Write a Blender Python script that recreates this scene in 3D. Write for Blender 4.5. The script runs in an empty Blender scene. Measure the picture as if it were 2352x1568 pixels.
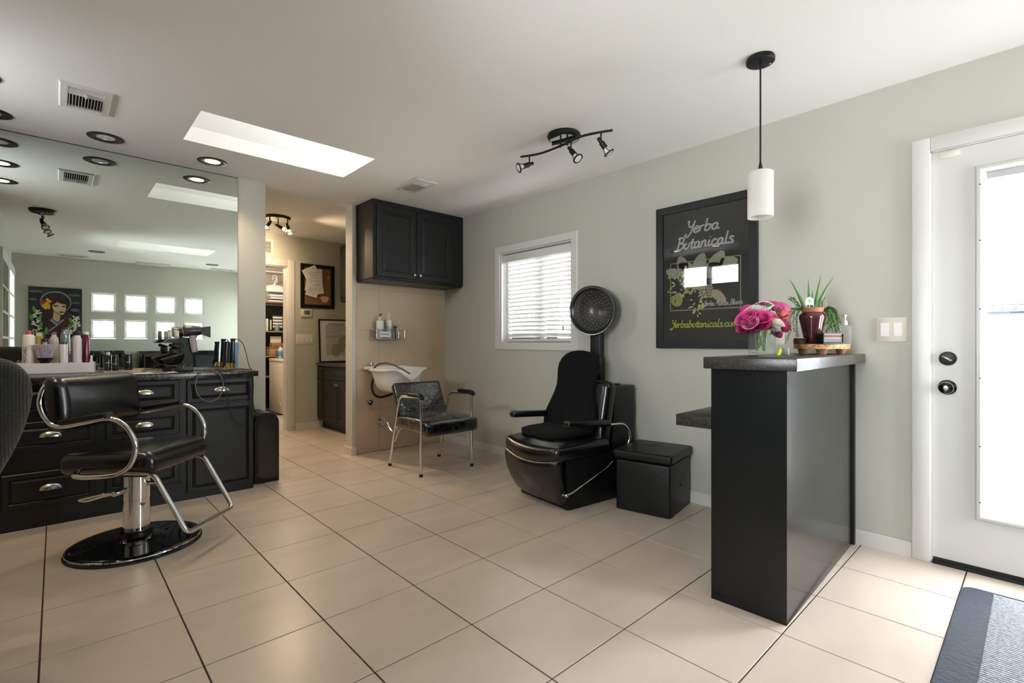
import bpy, bmesh, math, random
from mathutils import Vector, Matrix
PI = math.pi
random.seed(7)
sc = bpy.context.scene
COL = sc.collection

# ------------------------------------------------------------------ camera
F, YAW, V0, HCAM = 1126.8, 0.74869, 788.0, 1.09      # focal length in pixels of the 2352x1568 photograph
CA, SA = math.cos(YAW), math.sin(YAW)
cam = bpy.data.cameras.new('camera')
cam.sensor_fit = 'HORIZONTAL'; cam.sensor_width = 36.0
cam.lens = F / 2352 * 36.0
cam.shift_y = (V0 - 784) / 2352
cam.clip_start = 0.05
cam_o = bpy.data.objects.new('camera', cam); COL.objects.link(cam_o)
cam_o.location = (0, 0, HCAM); cam_o.rotation_euler = (PI / 2, 0, -YAW)
sc.camera = cam_o

# ------------------------------------------------------------------ exposure, world, daylight portals
vs = sc.view_settings
vs.view_transform = 'Standard'; vs.look = 'None'; vs.gamma = 1.0; vs.use_curve_mapping = False
vs.exposure = 1.35
w = bpy.data.worlds.new('sky'); sc.world = w; w.use_nodes = True
bg = w.node_tree.nodes['Background']
bg.inputs['Color'].default_value = (0.95, 0.975, 1.0, 1); bg.inputs['Strength'].default_value = 14.0
sc.cycles.use_denoising = True
sc.cycles.max_bounces = 12; sc.cycles.diffuse_bounces = 7; sc.cycles.glossy_bounces = 5
sc.cycles.use_adaptive_sampling = True; sc.cycles.adaptive_threshold = .025
sc.cycles.transparent_max_bounces = 20; sc.cycles.transmission_bounces = 8
sc.cycles.caustics_reflective = False; sc.cycles.caustics_refractive = False
sc.cycles.sample_clamp_indirect = 6.0

def portal(name, loc, size, direction):
    l = bpy.data.lights.new(name, 'AREA'); l.shape = 'RECTANGLE'; l.size, l.size_y = size
    l.cycles.is_portal = True
    o = bpy.data.objects.new(name, l); COL.objects.link(o); o.location = loc
    o.rotation_euler = Vector(direction).to_track_quat('-Z', 'Y').to_euler()
def daylight(name, loc, size, direction, power, col=(1, 1, 1)):
    l = bpy.data.lights.new(name, 'AREA'); l.shape = 'RECTANGLE'; l.size, l.size_y = size
    l.energy = power; l.color = col
    o = bpy.data.objects.new(name, l); COL.objects.link(o); o.location = loc
    o.rotation_euler = Vector(direction).to_track_quat('-Z', 'Y').to_euler()
HC = 2.4375          # ceiling
XR = 3.20            # right wall
YM = 4.461           # mirror wall
YB = -1.5            # wall behind the camera
YT = 4.55            # tiled wall behind the basin
YH = 6.41            # end wall of the hall
SKY = [(0.615, 1.71, 3.31, 3.855), (0.61, 1.714, 0.13, 0.71)]
portal('portal_skylight_front', (1.2, 3.58, HC + .50), (1.5, .8), (-.51, 0, -.86))
portal('portal_skylight_rear', (1.2, .42, HC + .50), (1.5, .8), (-.51, 0, -.86))
portal('portal_window', (XR + .16, 3.15, 1.53), (1.0, 1.0), (-1, 0, 0))
portal('portal_door', (XR + .16, -.09, 1.08), (.65, 1.75), (-1, 0, 0))
portal('portal_blocks', (1.2, YB - .16, 1.545), (1.7, .85), (0, 1, 0))
portal('portal_left', (-1.16, 3.47, 2.14), (1.0, .4), (1, 0, 0))
portal('portal_french', (-.56, .575, 1.46), (.8, 1.0), (1, 0, 0))  # for the daylight opening added behind one French door
portal('portal_added_side', (XR + .16, -1.06, 1.53), (.72, 1.2), (-1, 0, 0))  # for the window added beside the entrance door
portal('portal_added_rear', (2.88, YB - .16, 1.25), (.56, 1.9), (0, 1, 0))  # for the window added in the rear corner

# ------------------------------------------------------------------ pixel -> point on a plane the thing touches
def _ray(u, v):
    r = (u - 1176) / F
    return Vector((CA * r + SA, -SA * r + CA, (V0 - v) / F))
def AZ(u, v, z): d = _ray(u, v); return Vector((0, 0, HCAM)) + d * ((z - HCAM) / d.z)
def AX(u, v, x): d = _ray(u, v); return Vector((0, 0, HCAM)) + d * (x / d.x)
def AY(u, v, y): d = _ray(u, v); return Vector((0, 0, HCAM)) + d * (y / d.y)
def AD(u, v, dep): return Vector((0, 0, HCAM)) + _ray(u, v) * dep
def MIRY(u, v, y):                      # seen in the mirror, really standing on plane y
    p = AY(u, v, 2 * YM - y); return Vector((p.x, y, p.z))

# ------------------------------------------------------------------ materials
def lin(c):
    if isinstance(c, str):
        c = c.lstrip('#'); c = [int(c[i:i + 2], 16) / 255 for i in (0, 2, 4)]
    return tuple((x / 12.92 if x <= .04045 else ((x + .055) / 1.055) ** 2.4) for x in c) + (1,)
def setin(n, names, val):
    for k in names:
        if k in n.inputs:
            n.inputs[k].default_value = val; return
def mat(name, col, rough=.5, metal=0., spec=.5, coat=0., bump=0., bscale=40., var=0., vscale=4., trans=0., sheen=0., stretch=None, coat_rough=.05):
    m = bpy.data.materials.new(name); m.use_nodes = True
    nt = m.node_tree; b = nt.nodes['Principled BSDF']
    c = lin(col)
    b.inputs['Base Color'].default_value = c; b.inputs['Roughness'].default_value = rough
    b.inputs['Metallic'].default_value = metal
    setin(b, ['Specular IOR Level', 'Specular'], spec); setin(b, ['Coat Weight'], coat); setin(b, ['Coat Roughness'], coat_rough)
    setin(b, ['Transmission Weight'], trans); setin(b, ['Sheen Weight'], sheen)
    if bump or var:
        tc = nt.nodes.new('ShaderNodeTexCoord'); mp = nt.nodes.new('ShaderNodeMapping')
        nt.links.new(tc.outputs['Object'], mp.inputs['Vector'])
        if stretch: mp.inputs['Scale'].default_value = stretch
    if bump:
        n = nt.nodes.new('ShaderNodeTexNoise'); n.inputs['Scale'].default_value = bscale; n.inputs['Detail'].default_value = 4
        bp = nt.nodes.new('ShaderNodeBump'); bp.inputs['Strength'].default_value = bump; bp.inputs['Distance'].default_value = .01
        nt.links.new(mp.outputs[0], n.inputs['Vector']); nt.links.new(n.outputs['Fac'], bp.inputs['Height']); nt.links.new(bp.outputs[0], b.inputs['Normal'])
    if var:
        n = nt.nodes.new('ShaderNodeTexNoise'); n.inputs['Scale'].default_value = vscale; n.inputs['Detail'].default_value = 5
        r = nt.nodes.new('ShaderNodeMapRange'); r.inputs['From Min'].default_value = .3; r.inputs['From Max'].default_value = .7
        r.inputs['To Min'].default_value = 1 - var; r.inputs['To Max'].default_value = 1 + var * .6
        x = nt.nodes.new('ShaderNodeVectorMath'); x.operation = 'SCALE'; x.inputs[0].default_value = c[:3]
        nt.links.new(mp.outputs[0], n.inputs['Vector']); nt.links.new(n.outputs['Fac'], r.inputs['Value'])
        nt.links.new(r.outputs[0], x.inputs['Scale']); nt.links.new(x.outputs[0], b.inputs['Base Color'])
    return m
def mat_emit(name, col, strength):
    m = bpy.data.materials.new(name); m.use_nodes = True; nt = m.node_tree
    b = nt.nodes['Principled BSDF']; b.inputs['Base Color'].default_value = lin(col)
    setin(b, ['Emission Color'], lin(col)); setin(b, ['Emission Strength'], strength)
    return m
def mat_pane(name, tint=(1, 1, 1), refl=.06, rough=.0, fres=True):
    """thin clear pane: transparent with a Fresnel reflection"""
    m = bpy.data.materials.new(name); m.use_nodes = True; nt = m.node_tree; nt.nodes.clear()
    o = nt.nodes.new('ShaderNodeOutputMaterial'); mx = nt.nodes.new('ShaderNodeMixShader')
    t = nt.nodes.new('ShaderNodeBsdfTransparent'); t.inputs[0].default_value = (*tint, 1)
    g = nt.nodes.new('ShaderNodeBsdfGlossy'); g.inputs['Roughness'].default_value = rough
    if fres:
        f = nt.nodes.new('ShaderNodeFresnel'); f.inputs['IOR'].default_value = 1.5
        nt.links.new(f.outputs[0], mx.inputs[0])
    else: mx.inputs[0].default_value = refl
    nt.links.new(t.outputs[0], mx.inputs[1]); nt.links.new(g.outputs[0], mx.inputs[2]); nt.links.new(mx.outputs[0], o.inputs[0])
    return m
def mat_translucent(name, col, trans=.5, tint=None, clear=0., pattern=False):
    m = bpy.data.materials.new(name); m.use_nodes = True; nt = m.node_tree; nt.nodes.clear()
    o = nt.nodes.new('ShaderNodeOutputMaterial'); mx = nt.nodes.new('ShaderNodeMixShader'); mx.inputs[0].default_value = trans
    d = nt.nodes.new('ShaderNodeBsdfDiffuse'); d.inputs[0].default_value = lin(col)
    t = nt.nodes.new('ShaderNodeBsdfTranslucent'); t.inputs[0].default_value = lin(tint or col)
    nt.links.new(d.outputs[0], mx.inputs[1]); nt.links.new(t.outputs[0], mx.inputs[2])
    last = mx
    if clear:
        m2 = nt.nodes.new('ShaderNodeMixShader'); m2.inputs[0].default_value = clear
        tr = nt.nodes.new('ShaderNodeBsdfTransparent'); tr.inputs[0].default_value = lin(tint or col)
        nt.links.new(mx.outputs[0], m2.inputs[1]); nt.links.new(tr.outputs[0], m2.inputs[2]); last = m2
        if pattern:
            tc = nt.nodes.new('ShaderNodeTexCoord'); v = nt.nodes.new('ShaderNodeTexNoise'); v.inputs['Scale'].default_value = 14; v.inputs['Detail'].default_value = 3; v.inputs['Distortion'].default_value = 2.5
            rp = nt.nodes.new('ShaderNodeMapRange'); rp.inputs['From Min'].default_value = .35; rp.inputs['From Max'].default_value = .65
            rp.inputs['To Min'].default_value = clear * .25; rp.inputs['To Max'].default_value = min(1, clear * 1.6)
            nt.links.new(tc.outputs['Object'], v.inputs['Vector']); nt.links.new(v.outputs['Fac'], rp.inputs['Value']); nt.links.new(rp.outputs[0], m2.inputs[0])
    nt.links.new(last.outputs[0], o.inputs[0])
    return m
def mat_speckle(name, dark, light, scale=90, rough=.35, thr=.56):
    m = mat(name, dark, rough); nt = m.node_tree; b = nt.nodes['Principled BSDF']
    tc = nt.nodes.new('ShaderNodeTexCoord'); n = nt.nodes.new('ShaderNodeTexNoise'); n.inputs['Scale'].default_value = scale; n.inputs['Detail'].default_value = 6; n.inputs['Distortion'].default_value = 1.5
    cr = nt.nodes.new('ShaderNodeValToRGB'); e = cr.color_ramp.elements
    e[0].position = thr - .06; e[0].color = lin(dark); e[1].position = thr + .12; e[1].color = lin(light)
    nt.links.new(tc.outputs['Object'], n.inputs['Vector']); nt.links.new(n.outputs['Fac'], cr.inputs[0]); nt.links.new(cr.outputs[0], b.inputs['Base Color'])
    return m
M = {}
M['wall'] = mat('sage_paint', '#bdbbb0', .62, bump=.03, bscale=220)
M['ceil'] = mat('ceiling_paint', '#edeae6', .8, bump=.04, bscale=160)
M['white'] = mat('white_trim_paint', '#d6d3cf', .4)
M['doorw'] = mat('door_paint', '#cdcac6', .42)
M['tile'] = mat('floor_tile', '#c3b4a6', .27, bump=.02, bscale=9, var=.07, vscale=2.2, stretch=(1, 2.2, 1))
M['grout'] = mat('floor_grout', '#3b332d', .9)
M['wtile'] = mat('wall_tile', '#c9b399', .36, var=.10, vscale=3, bump=.02, bscale=12)
M['wgrout'] = mat('wall_grout', '#a8957f', .9)
M['blackcab'] = mat('black_cabinet_paint', '#111415', .36, bump=.02, bscale=60, spec=.42)
M['leather'] = mat('black_vinyl', '#0c0e11', .24, bump=.06, bscale=190, coat=.25, coat_rough=.15)
M['vinyl'] = mat('matte_vinyl', '#0b0d0d', .42, bump=.06, bscale=160, spec=.4)
M['plasticcover'] = mat('plastic_cover', '#0e1114', .14, bump=1., bscale=9, coat=1., stretch=(1, 1, 1.6))
for _n in M['plasticcover'].node_tree.nodes:
    if _n.type == 'BUMP': _n.inputs['Distance'].default_value = .018
    if _n.type == 'TEX_NOISE': _n.inputs['Detail'].default_value = 1.5; _n.inputs['Distortion'].default_value = 1.2
M['fabric'] = mat('black_fabric', '#0a0a0b', .9, bump=.12, bscale=160, spec=.25)
M['chrome'] = mat('chrome', '#dcdcde', .07, metal=1.)
M['nickel'] = mat('nickel', '#c9c4bb', .22, metal=1.)
M['black'] = mat('black_plastic', '#0d0e0f', .4, spec=.35)
M['blackgloss'] = mat('black_gloss', '#0b0d0f', .08, coat=.6)
M['blackmetal'] = mat('black_metal', '#161412', .4, metal=.3)
M['rubber'] = mat('black_rubber', '#0d0d0d', .6)
M['ceramic'] = mat('white_ceramic', '#e8e6e2', .12, coat=.5)
M['plasticw'] = mat('white_plastic', '#e4e0dd', .35)
M['ivory'] = mat('ivory_plastic', '#d9d2c4', .4)
M['granite'] = mat_speckle('dark_speckled_laminate', '#241f1a', '#6f6556', 150, .33, .6)
M['darktop'] = mat_speckle('dark_worktop', '#1f1d1c', '#5a544d', 60, .22)
M['cork'] = mat_speckle('cork', '#7d5f3d', '#4d3822', 160, .9, .6)
M['paper'] = mat('paper', '#d7d3cd', .8)
M['ink'] = mat('ink', '#3a3a3a', .8)
M['glass'] = mat_pane('clear_glass', (.93, .95, .95))
M['doorglass'] = mat_pane('low_reflection_glass', (.95, .96, .97), refl=.006, fres=False)
M['picglass'] = mat_pane('picture_glass', (.9, .9, .9))
M['mirror'] = mat('mirror_silver', '#e3ebe4', .0, metal=1.)
M['slat'] = mat_translucent('blind_slat', '#eceae8', .045)
M['mini'] = mat_translucent('mini_blind', '#e4e6ea', .05)
M['lens'] = mat_translucent('skylight_lens', '#d8d8d6', .9, tint='#9c9c9a')
M['block'] = mat_translucent('glass_block', '#c4c4c0', .85, tint='#a9a7a4')
_nt = M['block'].node_tree; _t = [n for n in _nt.nodes if n.type == 'BSDF_TRANSLUCENT'][0]
_tc = _nt.nodes.new('ShaderNodeTexCoord'); _n = _nt.nodes.new('ShaderNodeTexNoise'); _n.inputs['Scale'].default_value = 17; _n.inputs['Detail'].default_value = 2; _n.inputs['Distortion'].default_value = 3
_r = _nt.nodes.new('ShaderNodeValToRGB'); _r.color_ramp.elements[0].position = .38; _r.color_ramp.elements[0].color = lin('#6e7572'); _r.color_ramp.elements[1].position = .6; _r.color_ramp.elements[1].color = lin('#c9c8c4')
_nt.links.new(_tc.outputs['Object'], _n.inputs['Vector']); _nt.links.new(_n.outputs['Fac'], _r.inputs[0]); _nt.links.new(_r.outputs[0], _t.inputs[0])
M['blockrim'] = mat_translucent('glass_block_rim', '#e0dfdc', .6, tint='#b9b7b3')
M['frosted'] = mat_translucent('frosted_glass', '#eeebe6', .45)
M['warmbulb'] = mat_emit('lit_bulb', '#ffc878', 4)
M['offbulb'] = mat('unlit_bulb', '#d8d8d6', .15, coat=.6)

# ------------------------------------------------------------------ objects
def _fin(o, label, cat, group, kind):
    if label: o['label'] = label
    if cat: o['category'] = cat
    if group: o['group'] = group
    if kind: o['kind'] = kind
    return o
ROOTM = {}
def thing(name, label, cat, loc=(0, 0, 0), rotz=0., group=None):
    o = bpy.data.objects.new(name, None); COL.objects.link(o)
    o.empty_display_size = .1; o.location = loc; o.rotation_euler = (0, 0, rotz)
    ROOTM[o.name] = Matrix.Translation(Vector(loc)) @ Matrix.Rotation(rotz, 4, 'Z')
    return _fin(o, label, cat, group, None)
def rootm(o):
    while o.parent: o = o.parent
    return ROOTM.get(o.name, Matrix.Identity(4))
def new_bm(): return bmesh.new()
def mesh_of(bm, name, material, smooth=True, angle=40):
    bmesh.ops.recalc_face_normals(bm, faces=bm.faces)
    me = bpy.data.meshes.new(name); bm.to_mesh(me); bm.free()
    if smooth and len(me.polygons):
        me.shade_smooth(); me.set_sharp_from_angle(angle=math.radians(angle))
    if material: me.materials.append(M[material] if isinstance(material, str) else material)
    return me
def obj(name, bm, material, parent=None, world=False, label=None, cat=None, group=None, kind=None, smooth=True, angle=40):
    if parent is not None and world: bm.transform(rootm(parent).inverted())
    me = mesh_of(bm, name, material, smooth, angle)
    o = bpy.data.objects.new(name, me); COL.objects.link(o)
    if parent is not None: o.parent = parent
    return _fin(o, label, cat, group, kind)
def single(name, bm, material, label, cat, group=None, kind=None, base=None, **k):
    """a thing that is one mesh; its origin moves to its base"""
    vs_ = [v.co.copy() for v in bm.verts]
    if base is None:
        base = Vector(((min(v.x for v in vs_) + max(v.x for v in vs_)) / 2, (min(v.y for v in vs_) + max(v.y for v in vs_)) / 2, min(v.z for v in vs_)))
    bm.transform(Matrix.Translation(-Vector(base)))
    o = obj(name, bm, material, None, label=label, cat=cat, group=group, kind=kind, **k); o.location = base
    ROOTM[o.name] = Matrix.Translation(Vector(base))
    return o
def dup(root, loc, rotz=None, label=None, group=None):
    r = root.copy(); COL.objects.link(r); r.location = loc
    if rotz is not None: r.rotation_euler = (0, 0, rotz)
    if label: r['label'] = label
    if group: r['group'] = group
    for ch in list(root.children):
        c_ = ch.copy(); COL.objects.link(c_); c_.parent = r
        for g in list(ch.children):
            d_ = g.copy(); COL.objects.link(d_); d_.parent = c_
    return r

# ------------------------------------------------------------------ shapes (each adds to a bmesh)
def box(bm, x0, x1, y0, y1, z0, z1, m=None):
    vs_ = [bm.verts.new((x, y, z)) for z in (z0, z1) for y in (y0, y1) for x in (x0, x1)]
    if m is not None:
        for v in vs_: v.co = m @ v.co
    for f in ((0, 2, 3, 1), (4, 5, 7, 6), (0, 1, 5, 4), (2, 6, 7, 3), (0, 4, 6, 2), (1, 3, 7, 5)):
        bm.faces.new([vs_[i] for i in f])
    return bm
def rbox(bm, c, s, r, seg=2, m=None, fn=None):
    """rounded box: centre c, size s, edge radius r"""
    t = bmesh.new(); bmesh.ops.create_cube(t, size=1)
    for v in t.verts: v.co = Vector((v.co.x * s[0], v.co.y * s[1], v.co.z * s[2]))
    if r > 0: bmesh.ops.bevel(t, geom=t.edges[:], offset=min(r, min(s) * .499), segments=seg, profile=.5, affect='EDGES')
    mm = Matrix.Translation(Vector(c))
    if m is not None: mm = m @ mm
    t.transform(mm)
    if fn:
        for v in t.verts: v.co = fn(v.co)
    _join(bm, t); return bm
def _join(bm, t):
    me = bpy.data.meshes.new('tmp'); t.to_mesh(me); t.free(); bm.from_mesh(me); bpy.data.meshes.remove(me)
def cushion(bm, c, s, r, cuts=8, seg=4, m=None, fn=None, puff=0.):
    """rounded box with extra cuts so it can bend and puff"""
    t = bmesh.new(); bmesh.ops.create_cube(t, size=1)
    for v in t.verts: v.co = Vector((v.co.x * s[0], v.co.y * s[1], v.co.z * s[2]))
    bmesh.ops.bevel(t, geom=t.edges[:], offset=min(r, min(s) * .499), segments=seg, profile=.5, affect='EDGES')
    for ax in range(3):
        n = cuts if s[ax] > max(s) * .35 else 1
        for i in range(1, n):
            p = [0, 0, 0]; p[ax] = -s[ax] / 2 + s[ax] * i / n; nn = [0, 0, 0]; nn[ax] = 1
            bmesh.ops.bisect_plane(t, geom=t.verts[:] + t.edges[:] + t.faces[:], plane_co=p, plane_no=nn)
    if puff:
        k = min(range(3), key=lambda i: s[i]); a, b = [i for i in range(3) if i != k]
        for v in t.verts:
            u_ = 2 * v.co[a] / s[a]; w_ = 2 * v.co[b] / s[b]
            v.co[k] += math.copysign(puff * max(0, (1 - u_ * u_)) * max(0, (1 - w_ * w_)), v.co[k])
    mm = Matrix.Translation(Vector(c))
    if m is not None: mm = m @ mm
    if fn:
        for v in t.verts: v.co = fn(v.co)
    t.transform(mm); _join(bm, t); return bm
def cyl(bm, p0, p1, r0, r1=None, seg=24, caps=True):
    r1 = r0 if r1 is None else r1
    return tube(bm, [p0, p1], [r0, r1], seg, caps)
def tube(bm, pts, r, seg=12, caps=True, closed=False):
    pts = [Vector(p) for p in pts]; n = len(pts)
    rs = r if isinstance(r, (list, tuple)) else [r] * n
    T = []
    for i in range(n):
        a = pts[(i - 1) % n] if (closed or i > 0) else pts[i]; b = pts[(i + 1) % n] if (closed or i < n - 1) else pts[i]
        t = (b - a); T.append(t.normalized() if t.length > 1e-9 else Vector((0, 0, 1)))
    nrm = T[0].orthogonal().normalized(); rings = []
    for i in range(n):
        if i > 0:
            q = T[i - 1].rotation_difference(T[i]); nrm = (q @ nrm).normalized()
        b = T[i].cross(nrm).normalized()
        rings.append([bm.verts.new(pts[i] + (nrm * math.cos(2 * PI * k / seg) + b * math.sin(2 * PI * k / seg)) * rs[i]) for k in range(seg)])
    m_ = n if closed else n - 1
    for i in range(m_):
        A, B = rings[i], rings[(i + 1) % n]
        for k in range(seg): bm.faces.new([A[k], A[(k + 1) % seg], B[(k + 1) % seg], B[k]])
    if caps and not closed:
        if rs[0] > 1e-6: bm.faces.new(list(reversed(rings[0])))
        if rs[-1] > 1e-6: bm.faces.new(rings[-1])
    return bm
def fillet(pts, r, n=6):
    pts = [Vector(p) for p in pts]; out = [pts[0]]
    for i in range(1, len(pts) - 1):
        a, p, b = pts[i - 1], pts[i], pts[i + 1]
        d0 = (a - p); d1 = (b - p); rr = min(r, d0.length * .48, d1.length * .48)
        s0 = p + d0.normalized() * rr; s1 = p + d1.normalized() * rr
        for k in range(n + 1):
            t = k / n; out.append(s0 * (1 - t) ** 2 + p * 2 * t * (1 - t) + s1 * t * t)
    out.append(pts[-1]); return out
def crom(pts, n=6, closed=False):
    pts = [Vector(p) for p in pts]; N = len(pts); out = []
    rng = range(N) if closed else range(N - 1)
    for i in rng:
        g = (lambda j: pts[j % N]) if closed else (lambda j: pts[max(0, min(N - 1, j))])
        p0, p1, p2, p3 = g(i - 1), g(i), g(i + 1), g(i + 2)
        for k in range(n):
            t = k / n
            out.append(.5 * ((2 * p1) + (p2 - p0) * t + (2 * p0 - 5 * p1 + 4 * p2 - p3) * t * t + (3 * p1 - p0 - 3 * p2 + p3) * t ** 3))
    if not closed: out.append(pts[-1])
    return out
def lathe(bm, prof, c=(0, 0, 0), seg=32, m=None, sq=None, caps=True):
    """prof: (radius, height) pairs about z"""
    c = Vector(c); rings = []
    for r, z in prof:
        ring = []
        for k in range(seg):
            a = 2 * PI * k / seg; x, y = math.cos(a) * r, math.sin(a) * r
            if sq: x *= sq[0]; y *= sq[1]
            p = Vector((x, y, z)); p = (m @ p) if m is not None else p
            ring.append(bm.verts.new(p + c))
        rings.append(ring)
    for A, B in zip(rings, rings[1:]):
        for k in range(seg): bm.faces.new([A[k], A[(k + 1) % seg], B[(k + 1) % seg], B[k]])
    if caps and prof[0][0] > 1e-6: bm.faces.new(list(reversed(rings[0])))
    if caps and prof[-1][0] > 1e-6: bm.faces.new(rings[-1])
    bmesh.ops.remove_doubles(bm, verts=[v for rg in rings for v in rg], dist=1e-6)
    return bm
def prism(bm, poly, o, ax, ay, n, t):
    """extrude a polygon (a,b pairs in the frame ax,ay at o) along n by t"""
    o, ax, ay, n = Vector(o), Vector(ax), Vector(ay), Vector(n)
    A = [bm.verts.new(o + ax * a + ay * b) for a, b in poly]; B = [bm.verts.new(o + ax * a + ay * b + n * t) for a, b in poly]
    k = len(poly)
    bm.faces.new(list(reversed(A))); bm.faces.new(B)
    for i in range(k): bm.faces.new([A[i], A[(i + 1) % k], B[(i + 1) % k], B[i]])
    return bm
def rings(bm, o, ax, ay, n, w, h, steps):
    """a panel: nested rectangles (inset, height) closed on top; the raised-panel fronts of drawers and doors"""
    o, ax, ay, n = Vector(o), Vector(ax), Vector(ay), Vector(n); prev = None
    for ins, ht in steps:
        q = [bm.verts.new(o + ax * a + ay * b + n * ht) for a, b in ((ins, ins), (w - ins, ins), (w - ins, h - ins), (ins, h - ins))]
        if prev:
            for i in range(4): bm.faces.new([prev[i], prev[(i + 1) % 4], q[(i + 1) % 4], q[i]])
        else: bm.faces.new(list(reversed(q)))
        prev = q
    bm.faces.new(prev); return bm
def ball(bm, c, r, s=(1, 1, 1), seg=16, rg=10, m=None):
    t = bmesh.new(); bmesh.ops.create_uvsphere(t, u_segments=seg, v_segments=rg, radius=r)
    mm = Matrix.Translation(Vector(c)) @ (m if m is not None else Matrix.Identity(4)) @ Matrix.Diagonal((*s, 1))
    t.transform(mm); _join(bm, t); return bm
def frame_rect(bm, o, ax, ay, n, w, h, b, t):
    """picture-frame: four mitred bars"""
    o, ax, ay, n = Vector(o), Vector(ax), Vector(ay), Vector(n)
    O = [(0, 0), (w, 0), (w, h), (0, h)]; I = [(b, b), (w - b, b), (w - b, h - b), (b, h - b)]
    g = lambda p, z: bm.verts.new(o + ax * p[0] + ay * p[1] + n * z)
    for i in range(4):
        j = (i + 1) % 4
        q0 = [g(O[i], 0), g(O[j], 0), g(I[j], 0), g(I[i], 0)]; q1 = [g(O[i], t), g(O[j], t), g(I[j], t * .9), g(I[i], t * .9)]
        bm.faces.new(list(reversed(q0))); bm.faces.new(q1)
        for k in range(4): bm.faces.new([q0[k], q0[(k + 1) % 4], q1[(k + 1) % 4], q1[k]])
    return bm
def cells(x0, x1, y0, y1, holes):
    xs = sorted({x0, x1, *[h for hh in holes for h in hh[:2]]}); ys = sorted({y0, y1, *[h for hh in holes for h in hh[2:]]})
    for a, b in zip(xs, xs[1:]):
        for c_, d in zip(ys, ys[1:]):
            mx, my = (a + b) / 2, (c_ + d) / 2
            if not any(h[0] < mx < h[1] and h[2] < my < h[3] for h in holes): yield a, b, c_, d
def ribbon(bm, pts, wd, o, ax, ay, n, t=.0012):
    """flat stroke of width wd along 2-D pts in the frame"""
    o, ax, ay, n = Vector(o), Vector(ax), Vector(ay), Vector(n)
    L = []
    for i, p in enumerate(pts):
        a = pts[max(0, i - 1)]; b = pts[min(len(pts) - 1, i + 1)]
        d = Vector((b[0] - a[0], b[1] - a[1])); d = d.normalized() if d.length > 1e-9 else Vector((1, 0))
        q = Vector((-d.y, d.x)) * wd / 2
        L.append(((p[0] + q.x, p[1] + q.y), (p[0] - q.x, p[1] - q.y)))
    vs_ = [(bm.verts.new(o + ax * l[0] + ay * l[1] + n * t), bm.verts.new(o + ax * r_[0] + ay * r_[1] + n * t)) for l, r_ in L]
    for A, B in zip(vs_, vs_[1:]): bm.faces.new([A[0], A[1], B[1], B[0]])
    return bm

# ================================================================== the setting
def worldpos(m):
    nt = m.node_tree; g = nt.nodes.new('ShaderNodeNewGeometry')
    for n in nt.nodes:
        if n.type == 'MAPPING': nt.links.new(g.outputs['Position'], n.inputs['Vector'])
worldpos(M['tile']); worldpos(M['wtile'])
XL, XL2, XL3 = -1.0, -.42, -.55
YE = 8.85
bm = new_bm(); box(bm, -1.15, XR + .12, YB - .12, YE + .12, -.14, -.003)
floor = obj('floor', bm, 'grout', kind='structure', label='beige square-tiled floor with dark grout lines')
TX, TY, X0T, Y0T, G = .4077, .4209, -.042, 2.7637, .0028
def tile_mesh(w_, h_):
    b = new_bm(); t = bmesh.new()
    box(t, -w_ / 2, w_ / 2, -h_ / 2, h_ / 2, -.02, 0)
    bmesh.ops.bevel(t, geom=[e for e in t.edges if all(v.co.z > -.001 for v in e.verts)], offset=.0007, segments=1, affect='EDGES')
    _join(b, t); return mesh_of(b, 'tile', 'tile', smooth=False)
full = tile_mesh(TX - 2 * G, TY - 2 * G)
ntile = 0
for i in range(-3, 9):
    for j in range(-15, 12):
        a0, a1 = X0T + i * TX, X0T + (i + 1) * TX; b0, b1 = Y0T + j * TY, Y0T + (j + 1) * TY
        lx = XL if b1 > 2.2 else (XL2 if b1 > 0 else XL3)
        if b0 > YM: lx = 1.21
        a0c, a1c, b0c, b1c = max(a0, lx), min(a1, XR), max(b0, YB), min(b1, YE)
        if a1c - a0c < .02 or b1c - b0c < .02: continue
        ox = (a0c + a1c) / 2; oy = (b0c + b1c) / 2
        me = full if (a1c - a0c > TX - 1e-4 and b1c - b0c > TY - 1e-4) else tile_mesh(max(.01, a1c - a0c - 2 * G), max(.01, b1c - b0c - 2 * G))
        t_ = bpy.data.objects.new('tile', me); COL.objects.link(t_); t_.parent = floor; t_.location = (ox, oy, 0); ntile += 1

# ceiling with two skylight wells and the can openings
bm = new_bm()
for a, b, c_, d in cells(-1.15, XR + .12, YB - .12, YE + .12, SKY): box(bm, a, b, c_, d, HC, HC + .1)
obj('ceiling', bm, 'ceil', kind='structure', label='flat off-white ceiling with two skylight openings', smooth=False)
for k, (a, b, c_, d) in enumerate(SKY):
    z0 = HC + .1; zr = HC + .125; zl = zr + .60 * (b - a)            # the well follows the roof pitch: shallow at one end
    bm = new_bm(); wl = [(a, z0 - .1), (b, z0 - .1), (b, zr), (a, zl)]
    prism(bm, [(a, z0), (b, z0), (b, zr), (a, zl)], (0, d, 0), (1, 0, 0), (0, 0, 1), (0, 1, 0), .03); prism(bm, [(a, z0), (b, z0), (b, zr), (a, zl)], (0, c_, 0), (1, 0, 0), (0, 0, 1), (0, -1, 0), .03)
    box(bm, a - .03, a, c_ - .03, d + .03, z0, zl); box(bm, b, b + .03, c_ - .03, d + .03, z0, zr)
    s_ = obj('window_%d' % (6 + k), bm, 'white', kind='structure', smooth=False, label='white boxed skylight well in the ceiling ' + ('near the tiled wall' if k == 0 else 'above the middle of the room'))
    bm = new_bm(); prism(bm, [(a - .02, zl + .012), (b + .02, zr - .012), (b + .02, zr - .006), (a - .02, zl + .018)], (0, c_ - .02, 0), (1, 0, 0), (0, 0, 1), (0, 1, 0), d - c_ + .04); obj('lens', bm, 'lens', s_, smooth=False)

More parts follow.
